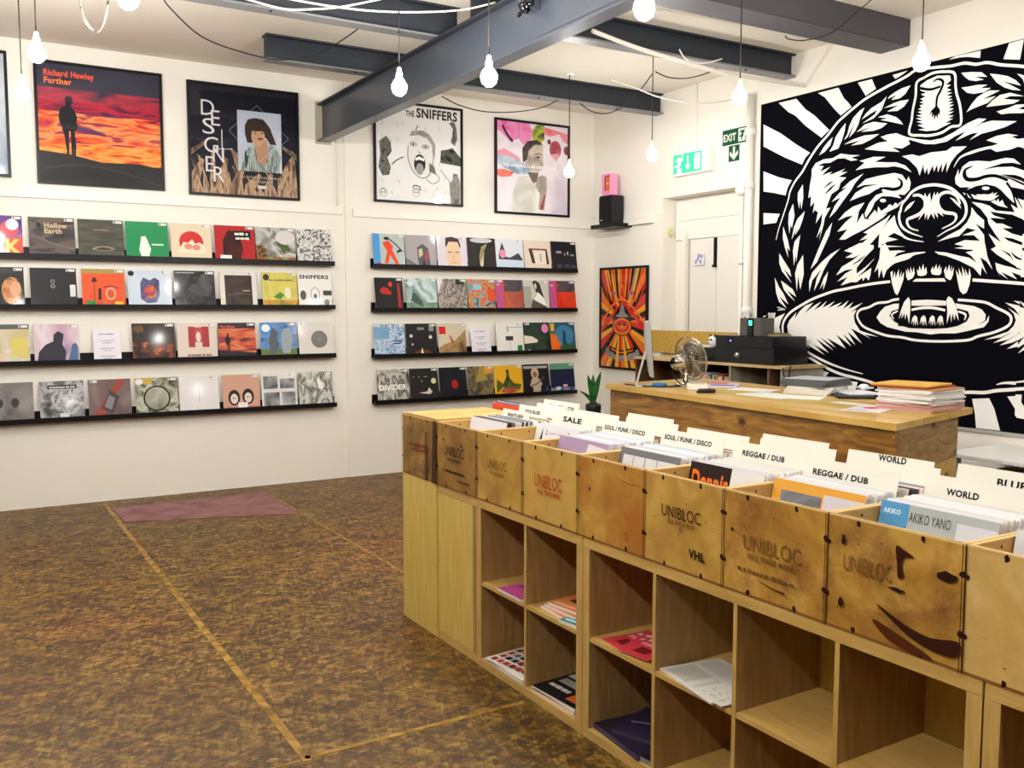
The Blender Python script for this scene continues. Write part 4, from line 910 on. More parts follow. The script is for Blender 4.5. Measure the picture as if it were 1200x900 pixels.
C('L', 3, 257.5, 301.5, '#d0a08a', [('P', [(.0, 0), (.0, .1), (.2, .12), (.5, .1), (.8, .12), (1, .1), (1, 0)], '#b8846c'), ('C', .30, .36, .16, .22, '#2a201e'), ('C', .68, .38, .16, .22, '#2a201e'), ('C', .30, .33, .10, .14, '#e8d4c8'), ('C', .68, .35, .10, .14, '#e8d4c8'), ('C', .27, .35, .015, .02, K_), ('C', .33, .35, .015, .02, K_), ('C', .65, .37, .015, .02, K_), ('C', .71, .37, .015, .02, K_), ('R', .40, .02, .66, .22, '#f0e8e4')], 'peach sleeve with two dark haired heads')
C('L', 3, 303.5, 346, '#dedbd9', [('R', .06, .56, .46, .92, N(('#2c2c2e', '#a0a0a0'), 9)), ('R', .52, .56, .94, .84, N(('#5a5a5c', '#c0c0c0'), 9)), ('R', .06, .08, .50, .46, N(('#3c3c3e', '#b0b0b0'), 9)), ('R', .56, .08, .94, .46, N(('#4a4a4c', '#c4c4c4'), 9))], 'white sleeve with four grey photographs')
C('L', 3, 347.5, 388, N(('#8a8a80', '#dcdcd2', '#5a5a52', '#eeeee6'), 7, (2, 1, 1), 8), [], 'crumpled silver foil sleeve at the end of the bottom left ledge')
# right wall section, top
C('R', 0, 437.5, 474.5, '#b8c4bc', [('R', 0, 0, .22, 1, '#4a9ad8'), ('C', .16, .07, .07, .07, '#d82c3c'), ('P', [(.30, .72), (.50, .80), (.64, .62), (.60, .52), (.80, .10), (.70, .08), (.52, .38), (.46, .12), (.34, .10), (.44, .48)], '#e8481c'), ('C', .44, .86, .09, .05, '#1a2a24'), ('L', [(.5, .86), (.72, .70), (.92, .48)], .035, '#20302a'), ('P', [(.74, .42), (.96, .50), (.84, .54), (.76, .50)], '#20302a')], 'grey green sleeve with an orange dancer and a blue spine band')
C('R', 0, 475.5, 511.5, '#a8a2a6', [('P', [(0, 0), (.5, 0), (.0, .30)], '#6a6668'), ('P', [(.40, .0), (.80, .0), (.74, .60), (.56, .74), (.38, .62), (.38, .30)], '#5c585c'), ('P', [(.42, .30), (.56, .40), (.54, .6), (.42, .56)], '#cdbd8a'), ('P', [(.62, .26), (.72, .26), (.74, .52), (.64, .44)], '#c03a44'), ('P', [(.5, .0), (.68, .05), (.56, .26)], '#38343a')], 'grey sleeve with a prism-shaped block')
C('R', 0, 512.5, 547.5, '#dcd4e0', [('P', [(.28, .72), (.30, .96), (.5, 1), (.74, .94), (.80, .70), (.7, .5), (.4, .5)], '#3c2420'), ('P', [(.28, .35), (.34, .10), (.45, 0), (.72, 0), (.78, .2), (.78, .62), (.70, .84), (.40, .84), (.30, .66)], '#e8c8a4'), ('R', .36, .50, .48, .53, '#5a3c30'), ('R', .60, .50, .72, .53, '#5a3c30'), ('L', [(.54, .5), (.52, .3), (.57, .28)], .02, '#c89c7a'), ('R', .46, .17, .64, .19, '#c87868')], 'pale lilac sleeve with a large front-facing head')
C('R', 0, 548, 581, N(('#1c1b18', '#2c2a26', '#1a1a1a'), 4), [('P', [(.42, .1), (.52, .08), (.60, .6), (.70, .82), (.5, .72), (.40, .4)], N(('#8a7a3a', '#d8d0b8'), 9)), ('C', .5, .92, .4, .08, '#c8c8c8'), ('R', .06, .02, .24, .07, '#b8b8b8')], 'black sleeve with a thin gilded figure and a painted bright glare', False)  # pale ellipse paints the glare into the art
C('R', 0, 581, 613.5, '#dadde6', [('P', [(.10, .34), (.10, .5), (.24, .9), (.34, .6), (.3, .44), (.5, .4), (.82, .56), (.98, .32)], '#3a3e46'), ('C', .24, .52, .11, .14, '#e890b4'), ('R', .05, .0, 1, .3, '#c8d8ea')], 'white sleeve with a dark mountain shape and a pink patch')
C('R', 0, 614, 645.5, '#e2d2c2', [('P', [(.18, .72), (.30, .72), (.40, .24), (.28, .24)], '#4a2c1c'), ('R', .18, .68, .82, .73, '#6a4834'), ('P', [(.80, .72), (.86, .72), (.92, .22), (.82, .22)], '#4a2c1c'), ('R', .40, .22, .80, .64, '#ecdfd4'), ('R', .58, .3, .64, .56, '#b8a898')], 'beige sleeve with a doorway-like sketch', False)
C('R', 0, 646, 675.5, '#1c1a20', [('R', .2, .6, .40, .68, '#9a94a8'), ('R', .5, .52, .56, .62, '#8a7a84'), ('R', .62, .56, .68, .66, '#c8b8a8'), ('R', .74, .52, .9, .58, '#8a8494'), ('R', .2, .10, .4, .24, '#3c3c50'), ('R', .5, .10, .68, .24, '#3c3c50'), ('R', .74, .10, .94, .22, '#3c3c50')], 'near-black sleeve with small lit windows, end of the top right ledge')
# second
C('R', 1, 439, 472.5, '#1a1214', [('P', [(.18, .64), (.3, .72), (.46, .68), (.62, .52), (.5, .48), (.22, .52)], '#b8281c'), ('C', .56, .80, .07, .08, '#d83c2c'), ('P', [(.80, .0), (.94, .0), (.88, .84), (.80, .82)], '#a02a2c')], 'black sleeve with a red planet and a red tower')
C('R', 1, 475.5, 512, N(('#5a7a74', '#a8c0bc', '#d4e4e2', '#6a8a80'), 4, (1, 1, 1), 9), [('R', 0, 0, 1, .25, N(('#5a7a64', '#8aa890'), 9)), ('C', .16, .84, .10, .1, '#d4e0de'), ('P', [(.15, .3), (.22, .6), (.5, .3), (.55, .1)], '#4a5c54')], 'sea green misty sleeve, second right ledge')
C('R', 1, 513, 547.5, N(('#3a3430', '#b8aca4', '#5a4e48', '#dcd4cc'), 14, (1, 1, 1), 10), [('P', [(0, .5), (.2, 1), (0, 1)], '#e4e0e4'), ('R', .62, .82, .92, .98, '#2a3430')], 'sepia collage sleeve of crowded figures')
C('R', 1, 548.5, 580.5, N(('#3a3a38', '#c8a45a', '#d8603a', '#8ab0b0', '#4a342c'), 12, (1, 1, 1), 11), [('R', .72, .3, 1, .7, '#e0502c'), ('R', .2, .66, .5, .84, '#9ac4cc')], 'multicoloured crowded scene sleeve, middle of the second right ledge')
def fiery(c1, c2): return [('R', 0, 0, .26, 1, '#c0508a'), ('R', .04, .82, .14, .86, '#f0c0d8'), ('R', .3, .62, 1, 1, N(('#3a3a48', '#5a4a50', '#c87a2c'), 5)), ('R', .3, .0, 1, .62, N((c1, c2, '#b03a20'), 4))]
C('R', 1, 581.5, 613, '#c85a34', fiery('#d8643a', '#a85a48'), 'pink spined orange cloud sleeve to the left of the seated woman sleeve', (.05, .92, .2))
C('R', 1, 613.5, 643.5, '#c9c9be', [('R', 0, .0, .30, .8, '#a4a498'), ('P', [(.38, .96), (.50, 1), (.66, .9), (.74, .6), (.84, .3), (.74, .36), (.60, .54), (.5, .6), (.42, .75)], '#33302c'), ('P', [(.42, .84), (.50, .92), (.54, .78), (.48, .68)], '#d8ccc0'), ('P', [(.36, .05), (.30, .3), (.44, .4), (.56, .62), (.80, .4), (.90, .1)], '#efeee8'), ('P', [(.26, .10), (.34, .38), (.5, .3), (.9, .12), (.86, .02), (.4, .02)], '#56504a')], 'black and white sleeve of a seated woman with long hair')
C('R', 1, 644.5, 674.5, '#c02a14', fiery('#c4220e', '#e04020'), 'pink spined bright red cloud sleeve at the end of the second right ledge')
# third
C('R', 2, 437.5, 474, N(('#3a6aa0', '#8ab0d4', '#d4dee6', '#4a7ab0', '#e4e8ea'), 12, (2, 1, 2), 12), [('R', .0, .55, .5, .9, '#7aa2c8'), ('R', .6, .46, .9, .50, '#2c4a8a'), ('R', .62, .38, .86, .42, '#2c4a8a')], 'blue and white circuit patterned sleeve')
C('R', 2, 475, 511.5, '#1e1a1a', [('C', .17, .62, .05, .05, '#dcd4d0'), ('C', .80, .58, .055, .055, '#e0d4cc'), ('C', .2, .36, .03, .03, '#d4ccc4'), ('R', .38, .80, .60, .88, '#8a8a8a'), ('R', .76, .76, .92, .94, '#8a9488'), ('P', [(.2, 0), (.3, .14), (.5, .22), (.75, .14), (.9, 0)], '#6a3a24'), ('P', [(.44, 0), (.5, .26), (.56, 0)], '#f0e0c8')], 'black sleeve with small moons and a lit spire')
C('R', 2, 513, 546, '#d2c6ae', [('P', [(0, 0), (1, 0), (1, .80), (.85, .66), (.62, .46), (.42, .40), (.2, .34), (0, .22)], N(('#8a6a44', '#b08a5c', '#6a5034'), 6)), ('R', .04, .66, .28, .90, '#d8201c'), ('P', [(.38, .64), (.46, .58), (.56, .40), (.48, .36), (.44, .5)], '#c0442c')], 'beige sleeve with a rocky hill and a red square')
C('R', 2, 581.5, 613.5, '#e8e5de', [('R', .34, .42, .62, .56, '#3a3a34'), ('L', [(.48, .42), (.5, .1)], .012, '#8a8a84'), ('L', [(.42, .88), (.44, .7)], .03, '#5a5a54'), ('R', .40, .84, .98, .86, '#9a9a94'), ('R', .76, .06, .94, .26, '#1c7a3a')], 'white sleeve with a thin goblet drawing and green sticker')
C('R', 2, 614, 645, N(('#1c2e26', '#2a4234', '#16241e'), 5), [('P', [(0, .30), (0, .58), (.3, .54), (.52, .42), (.5, .34), (.3, .32)], '#e8dccc'), ('C', .82, .80, .13, .15, '#e88cb8'), ('R', .12, .04, .22, .10, '#d0c8bc')], 'dark green sleeve with a white cone and a pink disc', (.05, .92, .18))
C('R', 2, 645.5, 674.5, '#2a5a7a', [('C', .55, .55, .38, .36, '#3c84a8'), ('P', [(0, .0), (0, .62), (.15, .62), (.26, .5), (.28, .36), (.40, .3), (.36, .16), (.6, .04), (1, .0)], '#f07018'), ('P', [(.46, .1), (.5, .7), (.56, .74), (.62, .6), (.62, .1)], '#24406a'), ('P', [(.3, .1), (.6, .3), (1, .2), (1, .05)], '#2a5a3a'), ('R', .02, .70, .16, .96, '#d8b818')], 'orange and blue sleeve at the end of the third right ledge')
# bottom
C('R', 3, 440.5, 478.5, N(('#2a2824', '#8a8880', '#d4d2c8', '#4a4842', '#b0aea4'), 6, (2, 1, 1), 13), [('T', 'DIVIDER', .06, .38, .16, '#f4f2ec', True, .86)], 'grey swirled sleeve lettered DIVIDER, first on the bottom right ledge')
C('R', 3, 479, 513, '#22201e', [('C', .84, .60, .09, .09, '#dcd8a8'), ('C', .14, .74, .03, .02, '#8a8680'), ('C', .34, .74, .03, .02, '#8a8680'), ('W', .5, .73, .15, 0.022, '#b8b4ac'), ('P', [(.3, .24), (.6, .28), (.66, .4), (.78, .26), (.7, .2), (.6, .2)], '#cac6bc'), ('C', .42, .6, .015, .015, W_)], 'black sleeve with a small yellow moon')
C('R', 3, 514, 546.5, '#15161e', [('C', .56, .46, .12, .14, '#b01c20')], 'navy black sleeve with a single red dot')
C('R', 3, 547.5, 578, N(('#2c2820', '#5a5240', '#8a7a50', '#3a342c'), 10, (1, 1, 1), 14), [('P', [(.3, .5), (.5, 1), (.6, 1), (.8, .55)], '#a89040'), ('R', .66, .76, 1, 1, '#d8983a'), ('R', .1, .0, .9, .08, '#2a2620')], 'brown grainy sleeve with a golden beam')
C('R', 3, 579, 612.5, '#e8b020', [('P', [(.08, .1), (.3, .3), (.5, .2), (.9, .2), (.96, .36), (.7, .40), (.56, .56), (.52, .78), (.44, .78), (.42, .6), (.30, .40), (.1, .56), (.06, .3)], N(('#2a2418', '#5a6a28', '#8a2c20'), 10)), ('C', .48, .80, .05, .06, '#3a2418'), ('P', [(.2, .14), (.5, .06), (.9, .16), (.7, .26), (.3, .26)], N(('#8a2020', '#c86a4a'), 12))], 'bright yellow sleeve with a figure among plants')
C('R', 3, 613, 644, '#18171c', [('R', .04, .86, .95, .94, '#b8b8b4'), ('R', .04, .895, .95, .90, '#18171c'), ('C', .46, .70, .15, .18, '#cab48c'), ('C', .46, .66, .08, .10, '#8a6448'), ('P', [(.24, .3), (.34, .54), (.6, .54), (.72, .34), (.66, .26), (.64, .02), (.36, .02), (.36, .24)], '#b8ac94'), ('L', [(.3, .3), (.5, .34), (.8, .56)], .04, '#6a4a34'), ('P', [(.8, .1), (.92, .3), (.98, .1)], '#3a3c7a')], 'black sleeve of a long haired guitarist', False)
C('R', 3, 645.5, 674, '#16203e', [('R', 0, .80, 1, 1, '#5f9a78'), ('R', 0, 0, 1, .18, N(('#3a4a78', '#8a9ab8', '#2a3458'), 12)), ('R', .5, .20, .68, .28, '#e8a8b8'), ('C', .3, .16, .12, .06, '#c8d4dc')], 'navy sleeve with a green band at the end of the bottom right ledge')
# the two printed notices
for side, p0, p1, lab in (('L', 106.5, 139.5, 'white paper notice with printed lines on the third left ledge'), ('R', 552, 575, 'white paper notice between sleeves on the third right ledge')):
    ln = [('W', .20, .86, .56, .028, K_)]
    for i, y in enumerate((.66, .42, .18)):
        ln += [('W', .24, y, .52, .02, '#55505c'), ('W', .34, y-.07, .30, .02, '#55505c')]
    C(side, 2, p0, p1, ('m', '#e9e4ee'), ln, lab, False, .275, 0, '#e9e4ee', 'notice', 'paper_notice', .2)
# ------------------------------------------------------------------ cube shelving (front row faces the camera side, rear row faces the desk)
UH, UD = .783, .385
M_OAKE = wood('oak_front_edge', '#bd9850', '#c9a45c', '#d2b06a', 'z', 1.6, 26, .42)  # front edges keep the lighter oak, without the painted-in shade
def shelf_unit(y0, y1, cols, label, x0=UX, flip=False, group='oak cube shelving', frame=.04):
    """y0<y1; open front on the -x side (or +x when flip)"""
    e = empty('cube_shelf', (x0, y0, 0), 0, label, 'shelf unit', group)
    w = y1-y0-.002
    MB().box(0, 0, UH-frame, UD, w, UH, M_OAKH, .0015).build('top_board', e)
    MB().box(0, 0, 0, UD, w, frame, M_OAKH, .0015).build('bottom_board', e)
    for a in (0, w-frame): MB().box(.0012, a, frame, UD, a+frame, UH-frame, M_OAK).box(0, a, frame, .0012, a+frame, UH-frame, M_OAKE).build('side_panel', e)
    cw = (w-2*frame-(cols-1)*.016)/cols
    for i in range(1, cols):
        y = frame+i*cw+(i-1)*.016
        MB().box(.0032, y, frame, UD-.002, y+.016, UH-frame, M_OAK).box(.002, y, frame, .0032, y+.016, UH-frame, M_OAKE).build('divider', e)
    for i in range(cols):
        y = frame+i*(cw+.016)
        MB().box(.004, y, .383, UD-.004, y+cw, .399, M_OAKH).build('shelf', e)
    if flip: MB().box(-.004, 0, 0, -.0005, w, UH, M_OAKP).build('back_panel', e)
    return e, cw
UA, cwA = shelf_unit(2.848, 3.690, 2, 'narrow oak cube shelf, two bays wide, beside the closed panelled unit')
UB, cwB = shelf_unit(1.237, 2.846, 4, 'wide oak cube shelf, four bays across, in the middle of the row')
UC, cwC = shelf_unit(-.375, 1.234, 4, 'oak cube shelf cut off at the right edge of the photo')
# closed unit at the far end
e = empty('panelled_cabinet', (UX, 3.692, 0), 0, 'closed pale oak cabinet at the far left end under the first crates', 'cabinet')
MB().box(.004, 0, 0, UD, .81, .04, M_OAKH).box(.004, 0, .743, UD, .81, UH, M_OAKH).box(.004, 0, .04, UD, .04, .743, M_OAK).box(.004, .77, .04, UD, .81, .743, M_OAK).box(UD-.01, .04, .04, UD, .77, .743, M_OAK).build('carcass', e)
MB().box(.0, .408, .0, .0175, .81, UH, M_OAKP, .001).cyl((-.0006, .79, .06), (.001, .79, .06), .004, .004, M_BLACK, 8).cyl((-.0006, .425, .06), (.001, .425, .06), .004, .004, M_BLACK, 8).build('front_panel', e)
MB().box(.006, .0, .042, .0175, .405, .741, M_OAKP, .001).cyl((.0056, .39, .40), (.008, .39, .40), .004, .004, M_BLACK, 8).build('front_panel', e)
shelf_unit(2.848, 3.690, 2, 'rear oak cube shelf with its back to the narrow front one', UX+UD+.006, True, 'rear oak cube shelving')
shelf_unit(1.237, 2.846, 4, 'rear oak cube shelf with its back to the wide front one', UX+UD+.006, True, 'rear oak cube shelving')
shelf_unit(-.375, 1.234, 4, 'rear oak cube shelf at the near end of the row', UX+UD+.006, True, 'rear oak cube shelving')
shelf_unit(3.692, 4.50, 2, 'rear oak cube shelf at the far end behind the closed cabinet', UX+UD+.006, True, 'rear oak cube shelving')

# ------------------------------------------------------------------ crates
CT, CDEP = 1.097, .66
def smooth2(P): return [(p.x, p.y) for p in catmull([Vector((x, y, 0)) for x, y in P], 3, True)]
def crate(i, y0, y1, tones, stain, marks, label, lid=False):
    random.seed(100+i)
    e = empty('wooden_crate', (UX-.002, y1, UH+.0005), 0, label, 'crate', 'plywood record crates')
    w = y1-y0-.004; h = CT-UH-.001; t = .011
    pw = wood('crate_plywood_%d' % i, *tones, axis='y', scale=.8, grain=9, rough=.55, stain=stain, seed=i)
    pale = wood('crate_inside', '#b98f4c', '#c9a05a', '#d8b470', 'x', 1, 14, .6)
    edge = flat('#dcb978', .6)
    DK = ('m', '#2a130b')
    # front: printed plywood, local sheet is x to the right
    a = Art(w, h, t, ('x', pw), pw, .0003)
    def blob(x, y, rx, ry, c=DK, n=11, rnd=.45):
        a.poly(smooth2([(x+rx*(1-rnd*random.random())*math.cos(2*PI*j/n), y+ry*(1-rnd*random.random())*math.sin(2*PI*j/n)) for j in range(n)]), c)
    a.rect(0, 0, 1, .022, ('m', '#8a5c2c'))
    a.rect(0, .985, 1, 1, ('m', '#e4c488'))
    for x in (.24, .72): blob(x, .96, .02, .035); blob(x+random.uniform(-.03, .03), .035, .022, .035)
    for y in (.76, .30): blob(.988, y, .028, .035); blob(.012, y-.01, .014, .026)
    for j in range(5): blob(random.random()*.9+.05, random.random()*.9+.05, .007, .008)
    for j in range(6):
        x, y = random.uniform(.05, .9), random.uniform(.1, .9)
        a.line([(x, y), (x+.04, y-.004), (x+random.uniform(.06, .10), y-.01)], (.003, .001), ('m', '#8a5a26'))
    for m in marks:
        if m[0] == 'T': a.text(*m[1:])
        elif m[0] == 'B': blob(*m[1:])
        elif m[0] == 'P': a.poly(smooth2(m[1]) if len(m[1]) > 4 else m[1], m[2])
        elif m[0] == 'L': a.line(*m[1:])
        elif m[0] == 'W': a.words(*m[1:])
    a.rect(.0, .0, .006, 1, ('m', '#3a2010')); a.rect(.994, 0, 1, 1, ('m', '#3a2010'))
    a.build('front_panel', e, (0, 0, 0), (0, 0, RW))
    MB().box(CDEP-t, -w, 0, CDEP, 0, h, pale).build('back_panel', e)
    for yy in (0, -w+t):
        b = MB().box(t, yy-t, 0, CDEP-t, yy, h-.004, pale); b.box(t, yy-t, h-.004, CDEP-t, yy, h, edge)
        for x in (.12, .27): b.ball((x, yy-t/2, h-.02), .012, flat('#2a130b', .7), 8, 6, (1, .55, .8))
        b.build('side_panel', e)
    MB().box(t, -w+t, 0, CDEP-t, -t, .012, pale).build('base_panel', e)
    if lid:
        b = MB().box(0, -w, h, .50, 0, h+.006, pale); b.box(0, -w, h+.006, .25, -w*.12, h+.011, pale); b.build('lid', e)
    return e
YS = (4.495, 4.08, 3.673, 3.275, 2.873, 2.472, 2.088, 1.69, 1.287, .884)
BK = ('m', '#2a1c12'); FD = ('m', '#8a6430'); OR = ('m', '#c04a1c'); FD2 = ('m', '#7a5626')
UB_ = lambda c, x=.26, w_=.48, y=.50, h_=.16: ('T', 'UNIBLOC', x, y, h_, c, None, w_)
T1 = ('#b48a34', '#c89e42', '#d6b058'); T2 = ('#84602a', '#a47c34', '#ba9244'); T3 = ('#a87a2a', '#c09036', '#d0a44c'); T4 = ('#cca454', '#d6b266', '#dfbf78')
crate(0, YS[1], YS[0], T2, '#5c3c20', [('W', .22, .52, .5, 0.045, ('m', '#8a3a2a')), ('W', .30, .44, .44, 0.045, ('m', '#8a3a2a')), ('P', [(.70, 0), (.735, 0), (.735, .8), (.71, .8)], ('m', '#4a2c18')), ('P', [(.87, 0), (.99, 0), (.99, 1), (.92, 1)], ('m', '#4a3022'))], 'darkest stained crate at the far end, closed with boards, red faded print', True)
crate(1, YS[2], YS[1], T2, '#8a5c2c', [UB_(BK, .22, .48, .52, .16), ('T', 'SEUL TRADE MARK', .30, .44, .045, BK, True, .34), ('W', .22, .26, .52, 0.038, BK), ('W', .55, .15, .30, 0.03, BK), ('B', .2, .75, .03, .02), ('B', .66, .72, .02, .03)], 'second crate from the far end with small black UNIBLOC print')
crate(2, YS[3], YS[2], T1, '#a87a38', [UB_(FD, .26, .42, .52, .14), ('T', 'SEUL TRADE MARK', .33, .44, .04, FD, True, .3)], 'pale crate with washed out grey UNIBLOC print, third from the far end')
crate(3, YS[4], YS[3], T1, '#d0a858', [UB_(OR, .24, .50, .46, .18), ('T', 'SEUL TRADE MARK', .30, .38, .05, OR, True, .42)], 'yellow crate with orange UNIBLOC stencil under the SALE card')
crate(4, YS[5], YS[4], T3, '#b06c24', [('T', 'S', .74, .14, .10, ('m', '#b0441c'), None, .045), ('B', .2, .62, .012, .03), ('L', [(.62, .83), (.8, .80), (.95, .81)], .006, FD2)], 'blank orange-brown crate marked only with a small red S')
crate(5, YS[6], YS[5], T1, '#b08040', [UB_(BK, .24, .50, .56, .13), ('T', 'SEUL TRADE MARK', .32, .50, .04, FD2, True, .36), ('T', '77', .47, .42, .045, FD2, True, .05), ('T', 'VHL', .60, .19, .095, BK, True, .20)], 'crate stencilled UNIBLOC and VHL below the record lettered Dennis')
crate(6, YS[7], YS[6], T3, '#8a5420', [UB_(FD2, .22, .56, .46, .15), ('T', 'SEUL TRADE MARK', .26, .38, .05, FD2, True, .46), ('W', .16, .24, .56, 0.038, FD2), ('B', .10, .62, .025, .02), ('L', [(.36, .20), (.52, .16), (.64, .15)], (.004, .022), ('m', '#5a2a12'))], 'browner crate with faint UNIBLOC print below the orange framed record')
crate(7, YS[8], YS[7], T3, '#80501e', [UB_(FD2, .14, .38, .54, .15), ('P', [(.54, .86), (.60, .84), (.67, .80), (.60, .78), (.585, .70), (.60, .62), (.56, .60), (.55, .72)], ('m', '#3a1a0e')), ('B', .56, .50, .07, .022), ('B', .90, .72, .10, .045), ('P', [(.40, .34), (.62, .24), (.80, .20), (.99, .24), (.98, .12), (.84, .10), (.64, .16)], ('m', '#3a1a0c')), ('P', [(.38, .20), (.58, .14), (.82, .04), (.70, .03), (.50, .07)], ('m', '#54280f')), ('B', .14, .80, .02, .06), ('B', .13, .25, .025, .06)], 'crate with long black burn stains at its right side')
crate(8, YS[9], YS[8], T4, '#c49a58', [('T', 'UNIBLOC', .50, .62, .15, ('m', '#22303c'), False, .46), ('T', 'WHL', .60, .42, .11, ('m', '#1a2430'), True, .24), ('B', .46, .30, .012, .012)], 'fresh pale crate with dark blue UNIBLOC print, cut by the right edge')

# ------------------------------------------------------------------ records in the crates
M_SLV = [flat(c, .35, .5) for c in ('#efeff2', '#e8e9ee', '#dfe0e6', '#f4f2ee', '#e4dcdc', '#d4dce8', '#e8e4da', '#f2f2f4')]
M_SPN = [flat(c, .4, .4) for c in ('#b8643c', '#3c5a7a', '#c8b48a', '#6a3a34', '#8a8a88', '#d8d4cc', '#2a2a2e', '#a88a5a')]
sleeve_me = {}
def sleeve_mesh(m, thick=.0045):
    k = (m.name, thick)
    if k not in sleeve_me:
        o = MB().box(0, 0, 0, .342, thick, .322, m, .0008).build('tmp'); sleeve_me[k] = o.data; bpy.data.objects.remove(o)
    return sleeve_me[k]
TILT = R(13)
def stand_rec(me, x, yl, z=None):
    """record sleeve whose lower left corner (seen from the aisle) is at x, yl; leaning away"""
    o = bpy.data.objects.new('record_sleeve', me); COL.objects.link(o)
    o.location = (x, yl, UH+.014 if z is None else z)
    o.rotation_euler = Matrix.Rotation(RW, 4, 'Z').to_euler()
    m = Matrix.Rotation(RW, 4, 'Z') @ Matrix.Rotation(-TILT+random.uniform(-.008, .008), 4, 'X')
    o.rotation_euler = m.to_euler()
    return o
FRONTS = {  # crate index -> (x of the front sleeve base, art base, shapes, label, card text, card x, behind text)
 1: (2.14, '#eceaf2', [('T', 'A', .5, .5, .2, '#d0cede', True, .2)], 'plain white sleeve leaning at the front of the crate with small UNIBLOC print'),
 2: (2.27, '#e9eaf2', [('P', [(.06, .50), (.22, .50), (.17, .95)], '#2a2a30'), ('T', '2', .25, .86, .07, '#2a2a30', False, .045), ('T', 'C', .75, .86, .08, '#5a5a60', True, .05), ('W', .34, .88, .36, 0.022, '#b8b8c4')], 'white sleeve printed with a black triangle and the figure 2'),
 3: (2.13, '#b49cc0', [('P', [(.55, .6), (1, .6), (1, .93), (.62, .96)], '#ece8f0')], 'purple sleeve with a white corner in the crate under the SALE card'),
 4: (2.15, '#7c7e84', [('R', .06, .80, .94, .92, '#e4e6ea'), ('R', .24, .80, .25, .92, '#7c7e84'), ('R', .44, .80, .45, .92, '#7c7e84'), ('R', .64, .80, .65, .92, '#7c7e84'), ('T', 'WIGAN', .06, .66, .13, '#e8a850', True, .56)], 'grey sleeve with white boxes and orange WIGAN lettering'),
 5: (2.15, '#2a1a16', [('R', .58, 0, 1, 1, '#ecebf0'), ('T', 'Dennis', .04, .72, .20, '#e87832', True, .52)], 'dark sleeve with big orange lettering Dennis'),
 6: (2.155, '#f0b048', [('R', .10, .4, .56, .90, N(('#5a5e68', '#8a8e96', '#44464e'), 7)), ('R', .58, .4, 1, .93, '#dcdae4')], 'orange framed sleeve with a grey photograph'),
 7: (2.155, '#b8c0c0', [('R', 0, 0, .26, 1, '#5aa0d4'), ('T', 'AKIKO', .03, .90, .04, '#e8f2fa', True, .16), ('T', 'AKIKO YANO', .27, .86, .085, '#4a4c50', False, .36), ('P', [(.22, .62), (.4, .74), (.52, .70), (.64, .76), (.60, .66), (.66, .5), (.3, .5)], '#5a5c60'), ('R', .68, .3, 1, .93, '#dfe1ea')], 'grey and blue sleeve lettered YANO in the crate with burn stains'),
 8: (2.13, N(('#c8d0d8', '#d8a89a', '#a8b0b8'), 8), [('R', 0, 0, .12, 1, '#dde2e8')], 'clear wrapped sleeve at the front of the pale crate, cut by the right edge'),
}
CARDS = {1: ('WHAT\'S NEW', 2.30), 2: ('SALE', 2.352), 3: ('SOUL / FUNK / DISCO', 2.352), 4: ('SOUL / FUNK / DISCO', 2.345), 5: ('REGGAE / DUB', 2.345), 6: ('REGGAE / DUB', 2.285), 7: ('WORLD', 2.345), 8: ('BLUES', 2.36)}
CLAB = {1: "cream divider card lettered WHAT'S NEW near the far end", 2: 'cream divider card lettered SALE', 3: 'cream SOUL / FUNK / DISCO divider card next to the SALE card', 4: 'cream SOUL / FUNK / DISCO divider card above the Wigan sleeve', 5: 'cream REGGAE / DUB divider card above the Dennis sleeve', 6: 'cream REGGAE / DUB divider card above the orange framed sleeve', 7: 'cream divider card lettered WORLD', 8: 'cream divider card at the right edge above the wrapped sleeve'}
NEAR = {1: 'behind the plain white sleeve', 2: 'below the SALE card', 3: 'behind the purple sleeve', 4: 'behind the Wigan sleeve', 5: 'behind the Dennis sleeve', 6: 'behind the orange framed sleeve', 7: 'behind the YANO sleeve', 8: 'behind the wrapped sleeve at the right edge'}
def card(x, yl, text, label, h=.378, w=.345, tab=None, ty=.89, tsize=.052, tw=None, tx=.5):
    a = Art(w, h, None, M_INK)
    a.mb.box(0, 0, 0, w, .0018, h*(1 if not tab else .955), M_CREAM)
    if tab: a.mb.prism([(tab[0]*w, 0), (tab[1]*w, 0), (tab[1]*w, .0018), (tab[0]*w, .0018)], h*.955, h, M_CREAM)
    a.k = 1
    if text: a.text(text, tx, ty, tsize, M_INK, True, tw or min(.75, .055*len(text)), 'c')
    o = a.build('divider_card', None, (x, yl, UH+.014), (Matrix.Rotation(RW, 4, 'Z') @ Matrix.Rotation(-TILT, 4, 'X')).to_euler())
    return tag(o, label, 'divider card')
